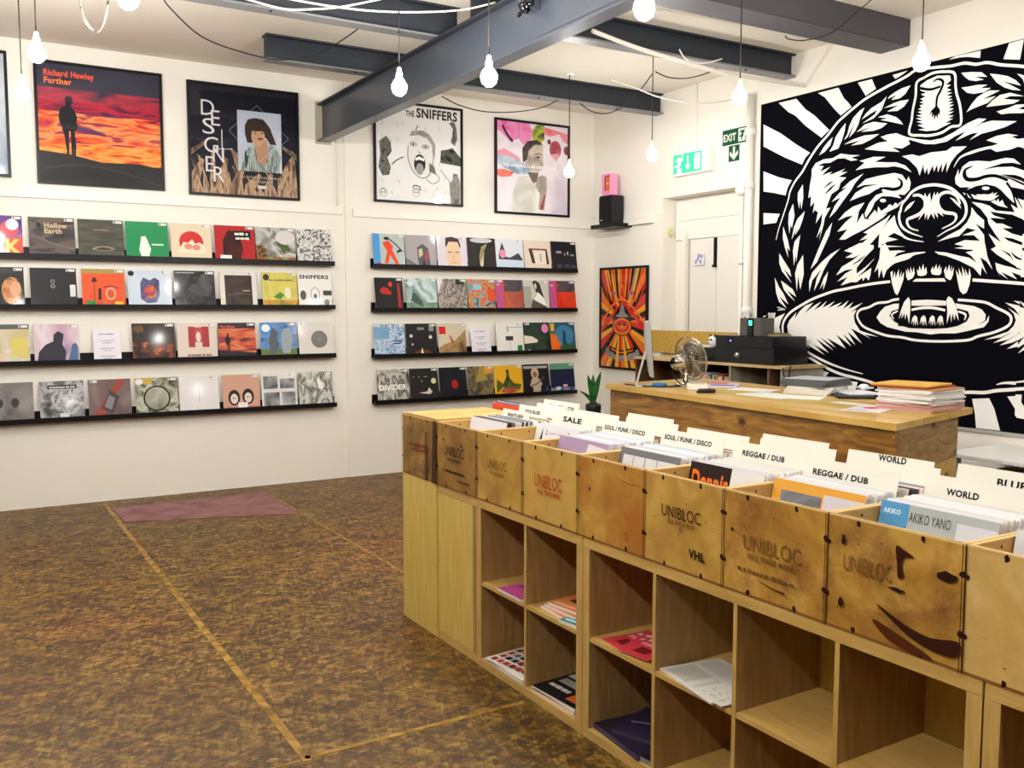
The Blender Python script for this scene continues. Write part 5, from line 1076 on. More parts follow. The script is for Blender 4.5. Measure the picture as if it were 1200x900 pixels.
for i in range(1, 9):
    random.seed(i*11)
    y1, y0 = YS[i], YS[i+1]; yl = y1-.016
    fx, base, shp, lab = FRONTS[i]
    a = Art(.345, .326, .004, base, flat('#e4e4ea', .35, .5))
    for s_ in shp:
        k = s_[0]; getattr(a, {'R': 'rect', 'C': 'ell', 'P': 'poly', 'L': 'line', 'T': 'text', 'W': 'words'}[k])(*s_[1:])
    o = a.build('record_sleeve', None, (fx, yl, UH+.014), (Matrix.Rotation(RW, 4, 'Z') @ Matrix.Rotation(-TILT, 4, 'X')).to_euler())
    tag(o, lab, 'record')
    txt, cx = CARDS[i]
    x = fx+.0115
    pal = M_SLV if i > 1 else M_SLV+M_SPN
    while x < cx-.008:
        o = stand_rec(sleeve_mesh(random.choice(pal)), x, yl-random.uniform(-.001, .006), UH+.014+random.uniform(0, .006))
        tag(o, 'pale wrapped record sleeve packed %s, before its card' % NEAR[i], 'record', 'records %s' % NEAR[i]); x += .0115
    if i == 1:
        card(cx, yl-.03, txt, CLAB[i], .36, .25, None, .90, .05, .6)
    else:
        card(cx, yl+.003, txt, CLAB[i], .383, .352, None, {2: .885, 3: .885, 4: .90, 5: .88, 6: .865, 7: .865}.get(i, .87), .048 if i != 2 else .062, {2: .42, 3: .78, 4: .76, 5: .56, 6: .60, 7: .28, 8: .3}[i], {2: .47, 3: .44, 4: .44, 5: .42, 6: .41, 7: .34, 8: .3}[i])
    x = cx+.012; bx = 2.475 if i != 1 else 2.50
    while x < bx-.008:
        o = stand_rec(sleeve_mesh(random.choice(M_SLV+M_SPN)), x, yl-random.uniform(-.001, .006), UH+.014+random.uniform(0, .004))
        tag(o, 'record sleeve packed %s, past the lettered card' % NEAR[i], 'record', 'rear records %s' % NEAR[i]); x += .013
    if i in (3, 5): card(bx, yl, None, 'blank cream tabbed card rising behind the %s card' % ('first SOUL / FUNK / DISCO' if i == 3 else 'upper REGGAE / DUB'), .402, .345, (.02, .90))
    elif i == 6: card(bx+.012, yl, 'WORLD', 'cream card lettered WORLD mostly hidden behind the right REGGAE / DUB card', .392, .345, (-.0, .93), .945, .05, .30, .5)
    elif i == 7: card(bx+.012, yl, 'BLUES', 'cream card lettered BLUES rising behind the WORLD card', .40, .345, None, .88, .055, .30, .52)
    elif i == 1:
        card(2.40, yl-.02, 'FOLK BLUES', 'cream card lettered FOLK BLUES in the far crate', .375, .27, None, .90, .045, .5)
        card(2.50, yl-.03, '', 'blank cream card behind the FOLK BLUES card', .378, .27)
        card(2.56, yl-.0, 'NEW ALTERNATIVE', 'cream card lettered NEW ALTERNATIVE in the far crate', .392, .32, None, .90, .045, .75)
    else: card(bx, yl, None, 'blank cream card behind the %s' % {2: 'SALE card', 4: 'SOUL / FUNK / DISCO card over the Wigan sleeve', 8: 'last card at the right edge'}[i], .38, .345)
# orange-topped box of records at the back of the closed crate
o = MB().box(0, 0, 0, .32, .012, .335, flat('#e2502a', .45), .001).build('record_sleeve', None, (2.545, 4.46, UH+.014), (Matrix.Rotation(RW, 4, 'Z') @ Matrix.Rotation(-.05, 4, 'X')).to_euler()); tag(o, 'bright orange sleeve standing behind the closed boards', 'record')
for k, (c, l) in enumerate((('#2c4a7a', 'dark blue sleeve just behind the bright orange one'), ('#d8dce4', 'white sleeve behind the dark blue one at the far crate'), ('#1c1c22', 'black sleeve at the back of the far crate'))):
    o = MB().box(0, 0, 0, .32, .005, .338+.003*k, flat(c, .4, .3), .001).build('record_sleeve', None, (2.566+.014*k, 4.46, UH+.014), (Matrix.Rotation(RW, 4, 'Z') @ Matrix.Rotation(-.05, 4, 'X')).to_euler()); tag(o, l, 'record')

# ------------------------------------------------------------------ magazines and papers in the cubes
def flatpaper(cx, cy, z, w, d, t, rz, base, shapes, label, cat='magazine', name='magazine', side='#e8e4da', group=None):
    a = Art(w, d, t, base, flat(side, .6))
    for s_ in shapes:
        k = s_[0]; getattr(a, {'R': 'rect', 'C': 'ell', 'P': 'poly', 'L': 'line', 'T': 'text', 'W': 'words'}[k])(*s_[1:])
    o = a.build(name)
    # art faces -Y; turn it face up, thickness below
    o.matrix_world = Matrix.Translation((cx, cy, z+t+.0003)) @ Matrix.Rotation(R(rz), 4, 'Z') @ Matrix.Rotation(-PI/2, 4, 'X') @ Matrix.Translation((-w/2, 0, -d/2))
    return tag(o, label, cat, group)
SH1, SH0 = .3995, .0405
def col_y(y1, cw, i, frame=.04):   # centre of bay i counted from the far end
    return y1-.002-frame-cw/2-i*(cw+.016)
yA0, yA1 = col_y(3.690, cwA, 0), col_y(3.690, cwA, 1)
yB = [col_y(2.846, cwB, i) for i in range(4)]
txt = lambda x, y, w_, s, c: ('T', s, x, y, .05, c, True, w_)
flatpaper(UX+.30, yA0-.09, SH1, .14, .2, .006, -80, '#3a3a42', [], 'dark booklet at the back of the upper left bay', 'booklet', 'booklet')
flatpaper(UX+.13, yA0-.06, SH1, .20, .26, .012, -90, '#b84a8a', [('P', [(.2, .3), (.4, .5), (.3, .8), (.15, .6)], '#3a1a4a'), ('P', [(.6, .2), (.8, .4), (.7, .6)], '#3a1a4a'), ('R', .1, .85, .9, .95, '#e8a0c8')], 'pink magazine lying in the upper left bay')
for k in range(3):
    flatpaper(UX+.17+.012*k, yA1+.01-.008*k, SH1+.0125*k, .21, .28, .012, -90+6*k-4, '#e0824a', [('P', [(.2, .3), (.5, .25), (.7, .5), (.5, .7), (.3, .6)], '#3a1c10'), ('P', [(.65, .7), (.85, .8), (.7, .9)], '#3a1c10'), ('R', .1, .05, .9, .12, '#f0b890')], 'orange magazine %s of the stack of three in the second bay' % ('at the bottom', 'in the middle', 'on top')[k], group='orange magazines')
flatpaper(UX+.09, yA1-.115, SH1, .12, .17, .014, -80, '#2a8a92', [('R', .1, .1, .9, .2, '#d8f0f0')], 'small teal booklet beside the orange magazines', 'booklet', 'booklet')
grid = [('R', 0, 0, 1, 1, '#e4e2dc')]
random.seed(3)
for i in range(6):
    for j in range(5):
        grid.append(('R', .06+.15*i, .06+.18*j, .16+.15*i, .18+.18*j, random.choice(('#2a2a30', '#8a2a24', '#3a3c48', '#1c1c20', '#c0392c', '#6a6a70'))))
flatpaper(UX+.135, yA0-.01, SH0+.022, .30, .27, .003, -84, '#e4e2dc', grid, 'white poster leaflet printed with a grid of small pictures', 'leaflet', 'leaflet')
flatpaper(UX+.10, yA0-.02, SH0, .31, .20, .021, -90, '#ecebe2', [], 'thick pad of white paper under the picture grid leaflet', 'paper stack', 'paper_stack')
mg = [('R', .05, .62, .6, .74, '#d8d4cc'), ('R', .10, .40, .75, .56, '#a8a49c'), ('R', .65, .1, .95, .35, '#c8602c'), ('W', .10, .78, .5, 0.105, '#e8e6e0'), ('W', .10, .22, .5, 0.09, '#d0ccc4')]
flatpaper(UX+.16, yA1, SH0, .29, .30, .010, -88, '#b86a3a', [], 'rust coloured magazine at the bottom of the lower second bay pile')
flatpaper(UX+.165, yA1-.004, SH0+.0105, .29, .30, .008, -90, '#e2e0da', [], 'white magazine in the middle of the lower second bay pile')
flatpaper(UX+.16, yA1+.004, SH0+.019, .29, .30, .008, -86, '#17151a', mg, 'black magazine with grey and orange print on the lower second bay pile')
fl = [('R', .1, .5, .9, .62, '#f0a0a8'), ('R', .3, .15, .7, .4, '#7a1a20'), ('R', .1, .7, .8, .8, '#f4d0d4')]
for k, (dx, dy, rz) in enumerate(((.13, .06, -95), (.16, .0, -70), (.12, -.045, -82))):
    flatpaper(UX+dx, yB[0]+dy, SH1+.0035*k, .15, .21, .003, rz, '#d83c4c', fl, 'red and pink flyer, %s of three in the third bay' % ('lowest', 'middle', 'uppermost')[k], 'flyer', 'flyer', '#e86a78', 'red flyers')
o = MB().lathe([(.0, 0), (.035, 0), (.038, .004), (.03, .018), (0, .02)], flat('#d8d8da', .3), 18).build('badge', None, (UX+.26, yB[0]-.13, SH1)); tag(o, 'small round grey tin behind the red flyers', 'tin')
pg = [('R', .05, .06, .45, .50, '#c8c8c0'), ('R', .55, .06, .95, .5, '#cfcfc6'), ('R', .05, .60, .5, .9, '#d4d4cc'), ('C', .80, .86, .17, .10, '#e0a82c'), ('W', .70, .83, .2, 0.045, K_)]
flatpaper(UX+.125, yB[1]+.015, SH1, .31, .25, .006, -99, '#e2e2da', pg, 'white newspaper with an orange oval logo in the fourth bay', 'newspaper', 'newspaper')
dg = [('C', .3, .7, .12, .08, '#9a9a94'), ('C', .3, .7, .10, .06, '#e6e6de')]
random.seed(9)
for j in range(26):
    x, y = random.uniform(.08, .88), random.uniform(.06, .9); dg.append(('L', [(x, y), (x+.04, y+random.uniform(-.03, .03)), (x+.07, y+.01)], .01, '#6a6a66'))
flatpaper(UX+.10, yB[1]-.10, SH1+.0065, .15, .22, .003, -98, '#e6e6de', dg, 'white leaflet covered in small line drawings on the newspaper', 'leaflet', 'leaflet')
flatpaper(UX+.15, yB[0]+.02, SH0, .30, .28, .02, -95, '#2a2036', [('L', [(.1, .5), (.5, .7), (.9, .6)], .03, '#6a5a80')], 'dark purple magazine pile in the lower third bay', side='#4a4058')
flatpaper(UX+.19, yB[0]+.012, SH0+.0205, .23, .25, .014, -70, '#322642', [('L', [(.1, .4), (.5, .5), (.9, .3)], .05, '#8a7aa0')], 'glossy dark purple magazine on top of the lower third bay pile', side='#4a4058')
flatpaper(UX+.075, yB[0]-.12, SH0, .12, .13, .018, -86, '#1c1a20', [('R', .1, .7, .9, .8, '#8a8a90')], 'small black leaflet stack at the front of the lower third bay', 'leaflet', 'leaflet', '#8a8a90')
# ------------------------------------------------------------------ sales counter
DT = 1.10
A_, B_, C_, D_ = Vector((3.846, 2.827)), Vector((4.86, 3.085)), Vector((5.10, 5.56)), Vector((4.089, 5.453))
pine = lambda n, s, c=('#5c3a10', '#8a5e20', '#aa7e34'): wood('pine_plank_%d' % n, *c, axis='y', scale=1.0, grain=13, rough=.42, knots=True, seed=s, coat=.15)
pinex = lambda n, s, c=('#6e5020', '#8e6c34', '#a28044'): wood('pine_end_%d' % n, *c, axis='x', scale=1.0, grain=13, rough=.5, knots=True, seed=s)
e = empty('sales_counter', (A_.x, A_.y, 0), 0, 'long knotty pine plank counter behind the record crates', 'counter')
def lerp(p, q, t): return p+(q-p)*t
def rel(p, dx=0, dy=0): return (p.x-A_.x+dx, p.y-A_.y+dy)
for k, (t0, t1, c) in enumerate(((0, .325, ('#b08a3c', '#c29a4a', '#cca85a')), (.33, .665, ('#a88c2c', '#b8993a', '#c4a648')), (.67, 1, ('#b88e44', '#c8a058', '#d2ac66')))):
    MB().prism([rel(lerp(A_, B_, t0)), rel(lerp(A_, B_, t1)), rel(lerp(D_, C_, t1)), rel(lerp(D_, C_, t0))], DT-.034, DT, wood('counter_top_%d' % k, *c, axis='y', grain=8, rough=.38, seed=k, coat=.2)).build('top_plank', e)
ins = .028
a_, b_, c_, d_ = A_+Vector((ins, .02)), B_+Vector((-.13, .0)), C_+Vector((-.13, -.03)), D_+Vector((ins, -.02))
zs = (DT-.034, .836, .60, .36, .12)
for k in range(4):
    z1, z0 = zs[k], zs[k+1]+.004
    off = 0 if k == 0 else .004
    MB().prism([rel(a_, off, off), rel(a_+Vector((.022, 0)), off, off), rel(d_+Vector((.022, 0)), off, -off), rel(d_, off, -off)], z0, z1, pine(k, k*1.7+.4)).build('front_plank', e)
    MB().prism([rel(a_+Vector((.024, -.0)), 0, off), rel(b_, 0, off), rel(b_, 0, off+.022), rel(a_+Vector((.024, .022)), 0, off)], z0, z1, pinex(k, k*1.3+.2) if k == 0 else pinex(k, k, ('#b4924c', '#c4a25a', '#ccac68'))).build('end_plank', e)
MB().prism([rel(d_+Vector((.024, -.022))), rel(d_+Vector((.024, 0))), rel(c_), rel(c_+Vector((0, -.022)))], .12, DT-.034, pine(7, 3.3)).build('side_board', e)
MB().prism([rel(a_+Vector((.06, .06))), rel(b_+Vector((-.1, .06))), rel(c_+Vector((-.1, -.06))), rel(d_+Vector((.06, -.06)))], 0, .12, flat('#4a3420', .7)).build('plinth', e)
b = MB()
for q in (.05, .965):
    for z in (.90, 1.03):
        p = lerp(a_, d_, q*.1 if q < .5 else .985); b.cyl((p.x-A_.x-.001, p.y-A_.y, z), (p.x-A_.x+.002, p.y-A_.y, z), .006, .006, flat('#c8b890', .3, 0, .6), 8)
        p = lerp(a_, b_, .06 if q < .5 else .95); b.cyl((p.x-A_.x, p.y-A_.y-.001, z), (p.x-A_.x, p.y-A_.y+.003, z), .006, .006, flat('#c8b890', .3, 0, .6), 8)
b.build('screw_heads', e)

# ---- computer seen from behind
ALU = flat('#b9bab6', .35, 0, .55)
yaw_v = -YAW
def face(px): return -YAW-math.atan((px-600)/F_PX)
e = empty('desktop_computer', (4.20, 5.20, DT+.0005), face(757), 'slim silver desktop computer screen seen nearly edge-on from behind', 'computer')
# local: +x right in view, +y away from viewer
b = MB()
t = bmesh.new(); prof = [(-.012, .085), (.0, .08), (.014, .075), (.020, .46), (.012, .465), (-.014, .46), (-.026, .30)]
M1 = Matrix.Translation((.085, 0, 0)) @ Matrix.Rotation(R(-5), 4, 'Y') @ Matrix.Rotation(R(1.5), 4, 'Z')
vs = [[t.verts.new((x, y, z)) for x, z in prof] for y in (-.25, .25)]
n = len(prof)
for i in range(n): t.faces.new((vs[0][i], vs[0][(i+1) % n], vs[1][(i+1) % n], vs[1][i]))
t.faces.new(vs[0]); t.faces.new(vs[1][::-1])
b.merge(t, ALU, M1); b.build('screen_case', e)
t = bmesh.new(); b = MB()
b.merge(bmesh.ops.create_cube(t, size=1) and t, flat('#101014', .1, .6), M1 @ Matrix.Translation((.019, 0, .28)) @ Matrix.Diagonal((.003, .47, .34, 1))); b.build('screen_glass', e)
b = MB(); prof = [(.055, .30), (.03, .235), (-.012, .08), (-.03, .012), (-.02, .0), (.13, .0), (.13, .008), (-.014, .012), (-.0, .075), (.04, .225), (.062, .28)]
t = bmesh.new(); vs = [[t.verts.new((x, y, z)) for x, z in prof] for y in (-.09, .09)]
n = len(prof)
for i in range(n): t.faces.new((vs[0][i], vs[0][(i+1) % n], vs[1][(i+1) % n], vs[1][i]))
t.faces.new(vs[0]); t.faces.new(vs[1][::-1]); b.merge(t, flat('#d8d8d4', .3, 0, .4)); b.build('stand', e)
o = MB().tube([(4.13, 5.28, DT+.01), (4.16, 5.12, DT+.006), (4.25, 5.02, DT+.006), (4.36, 4.98, DT+.006), (4.45, 5.02, DT+.006), (4.55, 5.0, DT+.006)], .005, M_CAB, 8).build('power_cable'); tag(o, 'black cable curling around the foot of the computer', 'cable')
o = MB().lathe([(0, 0), (.04, .0), (.055, .012), (.05, .026), (0, .03)], flat('#2a78b8', .5), 8).build('blue_cloth', None, (4.265, 5.06, DT)); tag(o, 'small crumpled bright blue cloth beside the computer foot', 'cloth')

# ---- chrome desk fan
CH = flat('#c9c2b4', .12, 0, 1.0)
fx, fy = 4.47, 5.02
e = empty('desk_fan', (fx, fy, DT+.0005), face(792), 'chrome desk fan with a round wire cage on the counter', 'fan')
MB().lathe([(.0, 0), (.085, 0), (.085, .008), (.06, .02), (.022, .03), (.014, .06), (.014, .13), (0, .135)], CH, 24).build('base', e)
ax = Vector((.72, .66, .20)).normalized()
q = ax.to_track_quat('Z', 'Y').to_matrix().to_4x4()
hub = Vector((.0, 0, .185))
Mx = Matrix.Translation(hub) @ q
b = MB(); b.lathe([(0, -.13), (.03, -.125), (.05, -.10), (.056, -.06), (.054, -.02), (.045, .0), (0, .004)], CH, 20, Mx)
_mh = b.build('motor_housing', e)
def cage(zc, rad, depth, spokes, name, sgn):
    b = MB()
    for i in range(spokes):
        a = 2*PI*i/spokes
        pts = [Mx @ Vector((rr*math.cos(a), rr*math.sin(a), zc+sgn*depth*(1-(rr/rad)**2.5))) for rr in (.03, .08, .12, rad)]
        b.tube(pts, .0011, CH, 4)
    for rr in (.03, .075, .115, rad):
        pts = [Mx @ Vector((rr*math.cos(2*PI*i/24), rr*math.sin(2*PI*i/24), zc+sgn*depth*(1-(rr/rad)**2.5))) for i in range(24)]
        b.tube(pts, .0018 if rr < rad else .004, CH, 5, True, False)
    return b.build(name, e)
cage(.045, .158, .03, 40, 'rear_guard', -1); cage(.055, .158, .045, 40, 'front_guard', 1)
for k in range(3):
    b = MB(); t = bmesh.new(); rows = []
    for i in range(7):
        rr = .03+.018*i; wd = .20+.62*math.sin(PI*min(1, (i+1.5)/8))
        rows.append([t.verts.new((rr*math.cos(a), rr*math.sin(a), .045+.022*(a-2*PI*k/3)/.6)) for a in (2*PI*k/3-wd, 2*PI*k/3-wd/3, 2*PI*k/3+wd/3, 2*PI*k/3+wd)])
    for r0, r1 in zip(rows, rows[1:]):
        for j in range(3): t.faces.new((r0[j], r0[j+1], r1[j+1], r1[j]))
    b.merge(t, flat('#a9a59c', .25, 0, .7), Mx, True); o = b.build('blade', e)
    md = o.modifiers.new('thickness', 'SOLIDIFY'); md.thickness = .002
b = MB(); b.lathe([(0, .03), (.03, .03), (.032, .06), (.02, .072), (0, .075)], CH, 16, Mx); b.build('hub', e)
b = MB(); b.tube([Mx @ Vector((0, .02, -.12)), Vector((-.09, -.03, .10)), Vector((-.05, -.04, .03)), Vector((.0, -.06, .01)), Vector((.02, -.085, .006))], .004, M_CAB, 6); b.build('cable', _mh)

# ---- small things on the counter
def on_desk(px, py): return at(px, py, 2, DT)
def sheet(px, py, w, d, rz, col, label, t=.002, shapes=(), name='paper_sheet', cat='paper', dz=0, group=None):
    p = on_desk(px, py); return flatpaper(p.x, p.y, DT+.0004+dz, w, d, t, rz, col, shapes, label, cat, name, col if isinstance(col, str) else '#e4e0d8', group)
o = MB().box(-.07, -.11, 0, .07, .11, .035, flat('#e4e0d2', .4), .006).box(-.05, -.02, .035, .05, .09, .042, flat('#b8b4a6', .5), .002).build('card_terminal', None, (*on_desk(817, 456).xy, DT+.0005), (0, 0, -.7)); tag(o, 'cream coloured till device beside the fan base', 'till device')
b = MB(); b.lathe([(0, 0), (.028, 0), (.03, .045), (.024, .055), (0, .055)], flat('#e6e2da', .3), 14); tag(b.build('paper_cup', None, (*on_desk(806, 450).xy, DT+.0005)), 'small white cup next to the fan', 'cup')
b = MB(); b.tube([(-.04, -.06, .014), (-.045, 0, .017), (-.03, .05, .014)], .013, flat('#16161a', .3), 8).box(-.05, -.06, 0, .0, .06, .014, flat('#16161a', .3), .004); tag(b.build('tape_dispenser', None, (*on_desk(826, 460).xy, DT+.0005), (0, 0, 1.0)), 'small black hand-held gadget on the front edge of the counter', 'gadget')
sheet(848, 452, .21, .30, -50, '#d8cde4', 'curved magazine with a pink corner on the counter', .008, [('R', 0, .6, .6, 1, '#e05a90'), ('R', .1, .1, .9, .4, '#3a4a9a')], 'magazine', 'magazine')
sheet(884, 457, .21, .30, 20, '#e8e4da', 'white paper lying beyond the pink cornered magazine')
sheet(905, 464, .25, .38, 0, '#dfe2da', 'pale crumpled plastic sleeve near the middle of the counter edge', .004, (), 'plastic_sleeve', 'plastic sleeve')
sheet(935, 466, .22, .30, 30, '#e2e4dc', 'pale wrapping sheet before the grey folder stack', .003, (), 'plastic_sleeve', 'plastic sleeve')
pf = on_desk(950, 461)
for k in range(4):
    flatpaper(pf.x+.05+.004*k, pf.y, DT+.001+.012*k, .30, .32, .011, -75+3*k, '#e6e2da', [], 'white sleeve in the low stack beneath the grey folders', 'record', 'record_sleeve', '#dcd8d0', 'sleeves under the grey folders')
for k in range(3):
    flatpaper(pf.x+.07, pf.y+.02, DT+.05+.0155*k, .32, .34, .015, -82+4*k, '#b4b8bc' if k == 2 else '#4a4c4c', [('R', .0, .92, 1, 1, '#2a2c2e')] if k == 2 else [], 'grey binder folder, %s of three' % ('lowest', 'middle', 'top')[k], 'folder', 'binder_folder', '#55585a')
sheet(1000, 465, .24, .32, -40, '#15151a', 'black glossy sleeve lying under white papers on the counter', .010, (), 'record_sleeve', 'record', .003)
sheet(1003, 463, .22, .30, -25, '#e9e9ee', 'folded white paper resting on the black glossy sleeve', .006, (), 'paper_sheet', 'paper', .0145)
b = MB(); b.prism([(-.06, -.05), (.05, -.04), (.0, .06)], 0, .012, flat('#ececf0', .5)).ball((.0, .0, .012), .04, flat('#ececf0', .5), 8, 5, (1, .8, .5)); o = b.build('paper_scrap', None, (*on_desk(1012, 460).xy, DT+.026)); tag(o, 'crumpled white paper ball on the folded paper', 'paper')
sheet(1004, 474, .30, .09, -88, '#e4dcd0', 'thin white strip of card on the counter before the black sleeve', .002, (), 'paper_sheet', 'paper')
sheet(1018, 480, .21, .30, -70, '#dcd4d4', 'leaflet with a red blotch near the counter corner', .002, [('C', .45, .7, .2, .15, '#c8424a'), ('R', .1, .1, .6, .3, '#b8b4b8')], 'leaflet', 'leaflet')
# tall stack of records at the end of the counter
ps = Vector((4.50, 3.22, 0)); random.seed(21)
ps = (lerp(lerp(A_, B_, .66), lerp(D_, C_, .66), .075))
z = DT+.0006
cols = ['#c8a8a0', '#d88a7a', '#e0dcd8', '#b87a74', '#d8c4bc', '#ecebe8', '#d4d0cc', '#e8e4e0', '#f0eeec', '#dad6d2', '#e6e4e2', '#ececea', '#c88a5a', '#8a3a20', '#e0b04a']
nm = ['pinkish', 'salmon', 'light', 'dusky red', 'beige pink', 'white', 'pale grey', 'cream', 'bright white', 'greyish', 'off-white', 'clean white', 'orange edged', 'dark rust', 'golden yellow']
for k, c in enumerate(cols):
    th = .0085 if k < 12 else .007
    o = flatpaper(ps.x+random.uniform(-.008, .008)+(-.01 if k > 12 else 0), ps.y+random.uniform(-.008, .008)+(.05 if k == 14 else (.03 if k == 13 else 0)), z, .32, .32, th, -86+random.uniform(-5, 5)+(7 if k > 12 else 0), c, [('R', .1, .1, .9, .9, c)], '%s sleeve in the counter corner record stack, number %s from the bottom' % (nm[k], ('one', 'two', 'three', 'four', 'five', 'six', 'seven', 'eight', 'nine', 'ten', 'eleven', 'twelve', 'thirteen', 'fourteen', 'fifteen')[k]), 'record', 'record_sleeve', c)
    z += th+.0012

# ------------------------------------------------------------------ cabinet behind the counter
CX0, CX1, CY0, CY1, CZ = 5.72, XW-.02, 5.27, 7.15, 1.185
DKW = wood('weathered_board', '#4a3220', '#6a4a2e', '#83603c', 'z', 1, 12, .6); GYW = wood('grey_board', '#8a8476', '#a39c8c', '#b5ae9e', 'z', 1, 10, .6)
e = empty('back_cabinet', (CX0, CY0, 0), 0, 'rough wooden cabinet with open cubbies along the right wall behind the counter', 'cabinet')
L_ = CY1-CY0; W2 = CX1-CX0
MB().box(-.02, -.03, CZ-.022, W2, L_, CZ, wood('birch_top', '#b89a64', '#c8ac78', '#d4ba8a', 'y', 1, 8, .5)).build('top_board', e)
MB().box(0, 0, 0, W2, .02, CZ-.022, GYW).build('end_board', e)
for y in (.14, .58, 1.2, L_-.02): MB().box(0, y, 0, W2, y+.02, CZ-.022, GYW if y == .58 else DKW).build('divider', e)
for z in (.06, .46, .80): MB().box(.01, .02, z, W2, L_-.02, z+.018, DKW).build('shelf', e)
MB().box(W2-.012, .02, .0, W2, L_-.02, CZ-.022, DKW).build('back_board', e)
random.seed(4)
y = CY0+.64; k = 0
spc = ['#d8d6d0', '#8a8a86', '#2a2a2c', '#c8c4ba', '#3a3a3e', '#e4e2dc', '#55504a', '#a8a49a', '#d07a2c', '#e08a3a', '#c86a24', '#d8d4ce', '#8a8c90', '#e0deda']
while y < CY0+1.17 and k < 26:
    th = random.uniform(.012, .024); h = random.uniform(.23, .262)
    c = spc[(k*5+3) % len(spc)]
    o = MB().box(0, 0, 0, .2, th-.002, h, flat(c, .5), .001).build('book', None, (CX0+.03, y, .8185)); tag(o, 'thin book or sleeve standing upright in the cabinet cubby', 'book', 'books in the cabinet cubby'); y += th; k += 1
# electronics on the cabinet
BLK = flat('#101014', .35, .2); BLM = flat('#1a1a1e', .5)
def cbox(px0, px1, x0, x1, z0, z1, name, label, cat, m=BLK, bev=.004):
    ya, yb = at(px1, 420, 0, x0).y, at(px0, 420, 0, x0).y
    o = empty(name, (x0, ya, z0), 0, label, cat); MB().box(0, 0, 0, x1-x0, yb-ya, z1-z0, m, bev).build('case', o); return o, yb-ya
e, w_ = cbox(836, 907, 5.74, 6.14, CZ+.0005, CZ+.135, 'amplifier', 'black amplifier at the bottom of the equipment pile', 'amplifier')
MB().cyl((-.008, w_-.25*w_-.14, .07), (.0, w_-.39*w_, .07), .022, .022, flat('#b8b4a8', .3, 0, .8), 16).build('knob', e); MB().box(-.006, .04, .05, 0, .12, .09, BLM).build('display', e)
e, w_ = cbox(838, 905, 5.73, 6.13, CZ+.1365, CZ+.235, 'disc_player', 'black player unit stacked on top of the amplifier', 'player')
MB().ball((-.001, w_*.72, .055), .006, flat('#4a5aff', .4, 0, 0, 0, 6), 10, 8).build('power_light', e); MB().box(-.004, w_*.1, .04, 0, w_*.4, .07, BLM).build('drawer', e)
e, w_ = cbox(812, 836, 5.74, 6.10, CZ+.0005, CZ+.12, 'printer', 'black printer under loose papers left of the amplifier', 'printer'); MB().box(-.10, .03, .02, 0, w_-.03, .03, BLM).build('paper_tray', e)
p = at(824, 409, 0, 5.85); flatpaper(5.88, p.y, CZ+.1225, .30, .25, .010, -80, '#d4cfe8', [], 'lilac tinted paper pile on the printer', 'paper', 'paper_stack')
b = MB(); b.ball((0, 0, .045), .045, flat('#e8e6e2', .4), 16, 10, (1, 1, .95)); b.ball((0, .03, .085), .014, M_BLACK, 8, 6).ball((0, -.03, .085), .014, M_BLACK, 8, 6).ball((-.04, .016, .05), .010, M_BLACK, 8, 6).ball((-.04, -.016, .05), .010, M_BLACK, 8, 6)
tag(b.build('toy', None, (5.95, p.y-.02, CZ+.1335)), 'small round black and white toy on the paper pile', 'toy')
GB = flat('#57534e', .6)
e, w_ = cbox(866, 875, 5.80, 5.96, CZ+.2355, CZ+.385, 'desktop_speaker', 'grey box speaker left of the green light on the player', 'speaker', GB)
e, w_ = cbox(876, 881, 5.79, 5.95, CZ+.2355, CZ+.385, 'modem', 'narrow black box with a green light on the player', 'modem', BLK); MB().box(-.002, .008, .09, 0, w_-.008, .13, flat('#2ae0a0', .4, 0, 0, 0, 3)).build('indicator_light', e)
e, w_ = cbox(882, 891, 5.80, 5.96, CZ+.2355, CZ+.385, 'desktop_speaker', 'grey box speaker right of the green light on the player', 'speaker', GB)
p = at(893, 397, 0, 5.85)
for k in range(3):
    o = MB().lathe([(0, 0), (.11-.008*k, 0), (.112-.008*k, .004), (.1-.01*k, .008), (0, .008)], flat(('#8a8450', '#a89c60', '#4a4630')[k], .4, .3), 22).build('plate', None, (5.98, p.y-.06, CZ+.2357+.0085*k)); tag(o, 'flat round olive dish, %s of three at the end of the player' % ('bottom', 'middle', 'top')[k], 'dish')
# notices on the wall above
a = Art(.075, .26, .001, ('m', '#d8d4cc'))
for i in range(5): a.rect(.1+.1*(i % 3), .3+.12*i, .35+.1*(i % 3), .35+.12*i, ('m', '#4a4a48'))
a.rect(.3, .05, .95, .18, ('m', '#c03030')); o = a.build('wall_notice', None, (XW-.0025, 6.035+.085, 1.36), (0, 0, RW)); o.location.x = XW-.095; o.location.y = 6.12
tag(o, 'narrow grey paper slip with a red mark taped on the pipe by the mural', 'notice')
# strand board strip on the wall above the cabinet
M_OSBW = noisy(('#a8843c', '#c8a450', '#b8923c', '#d8b868'), 26, (1, 2.2, 1), .6, 0)
tag(box_obj('wall_board', XW-.014, 6.24, CZ+.02, XW-.001, 7.60, 1.43, M_OSBW), 'strip of yellow strand board along the wall behind the equipment', 'board')
o = MB().tube([(CX0-.02, CY0-.02, CZ-.01), (CX0-.03, CY0-.05, 1.10), (CX0, CY0-.06, 1.0), (CX0+.03, CY0-.04, 1.08), (CX0+.02, CY0-.06, 1.17), (CX0+.06, CY0-.03, 1.19)], .006, M_CAB, 6).build('cable_bundle'); tag(o, 'black cables hanging at the right end of the back cabinet', 'cable')

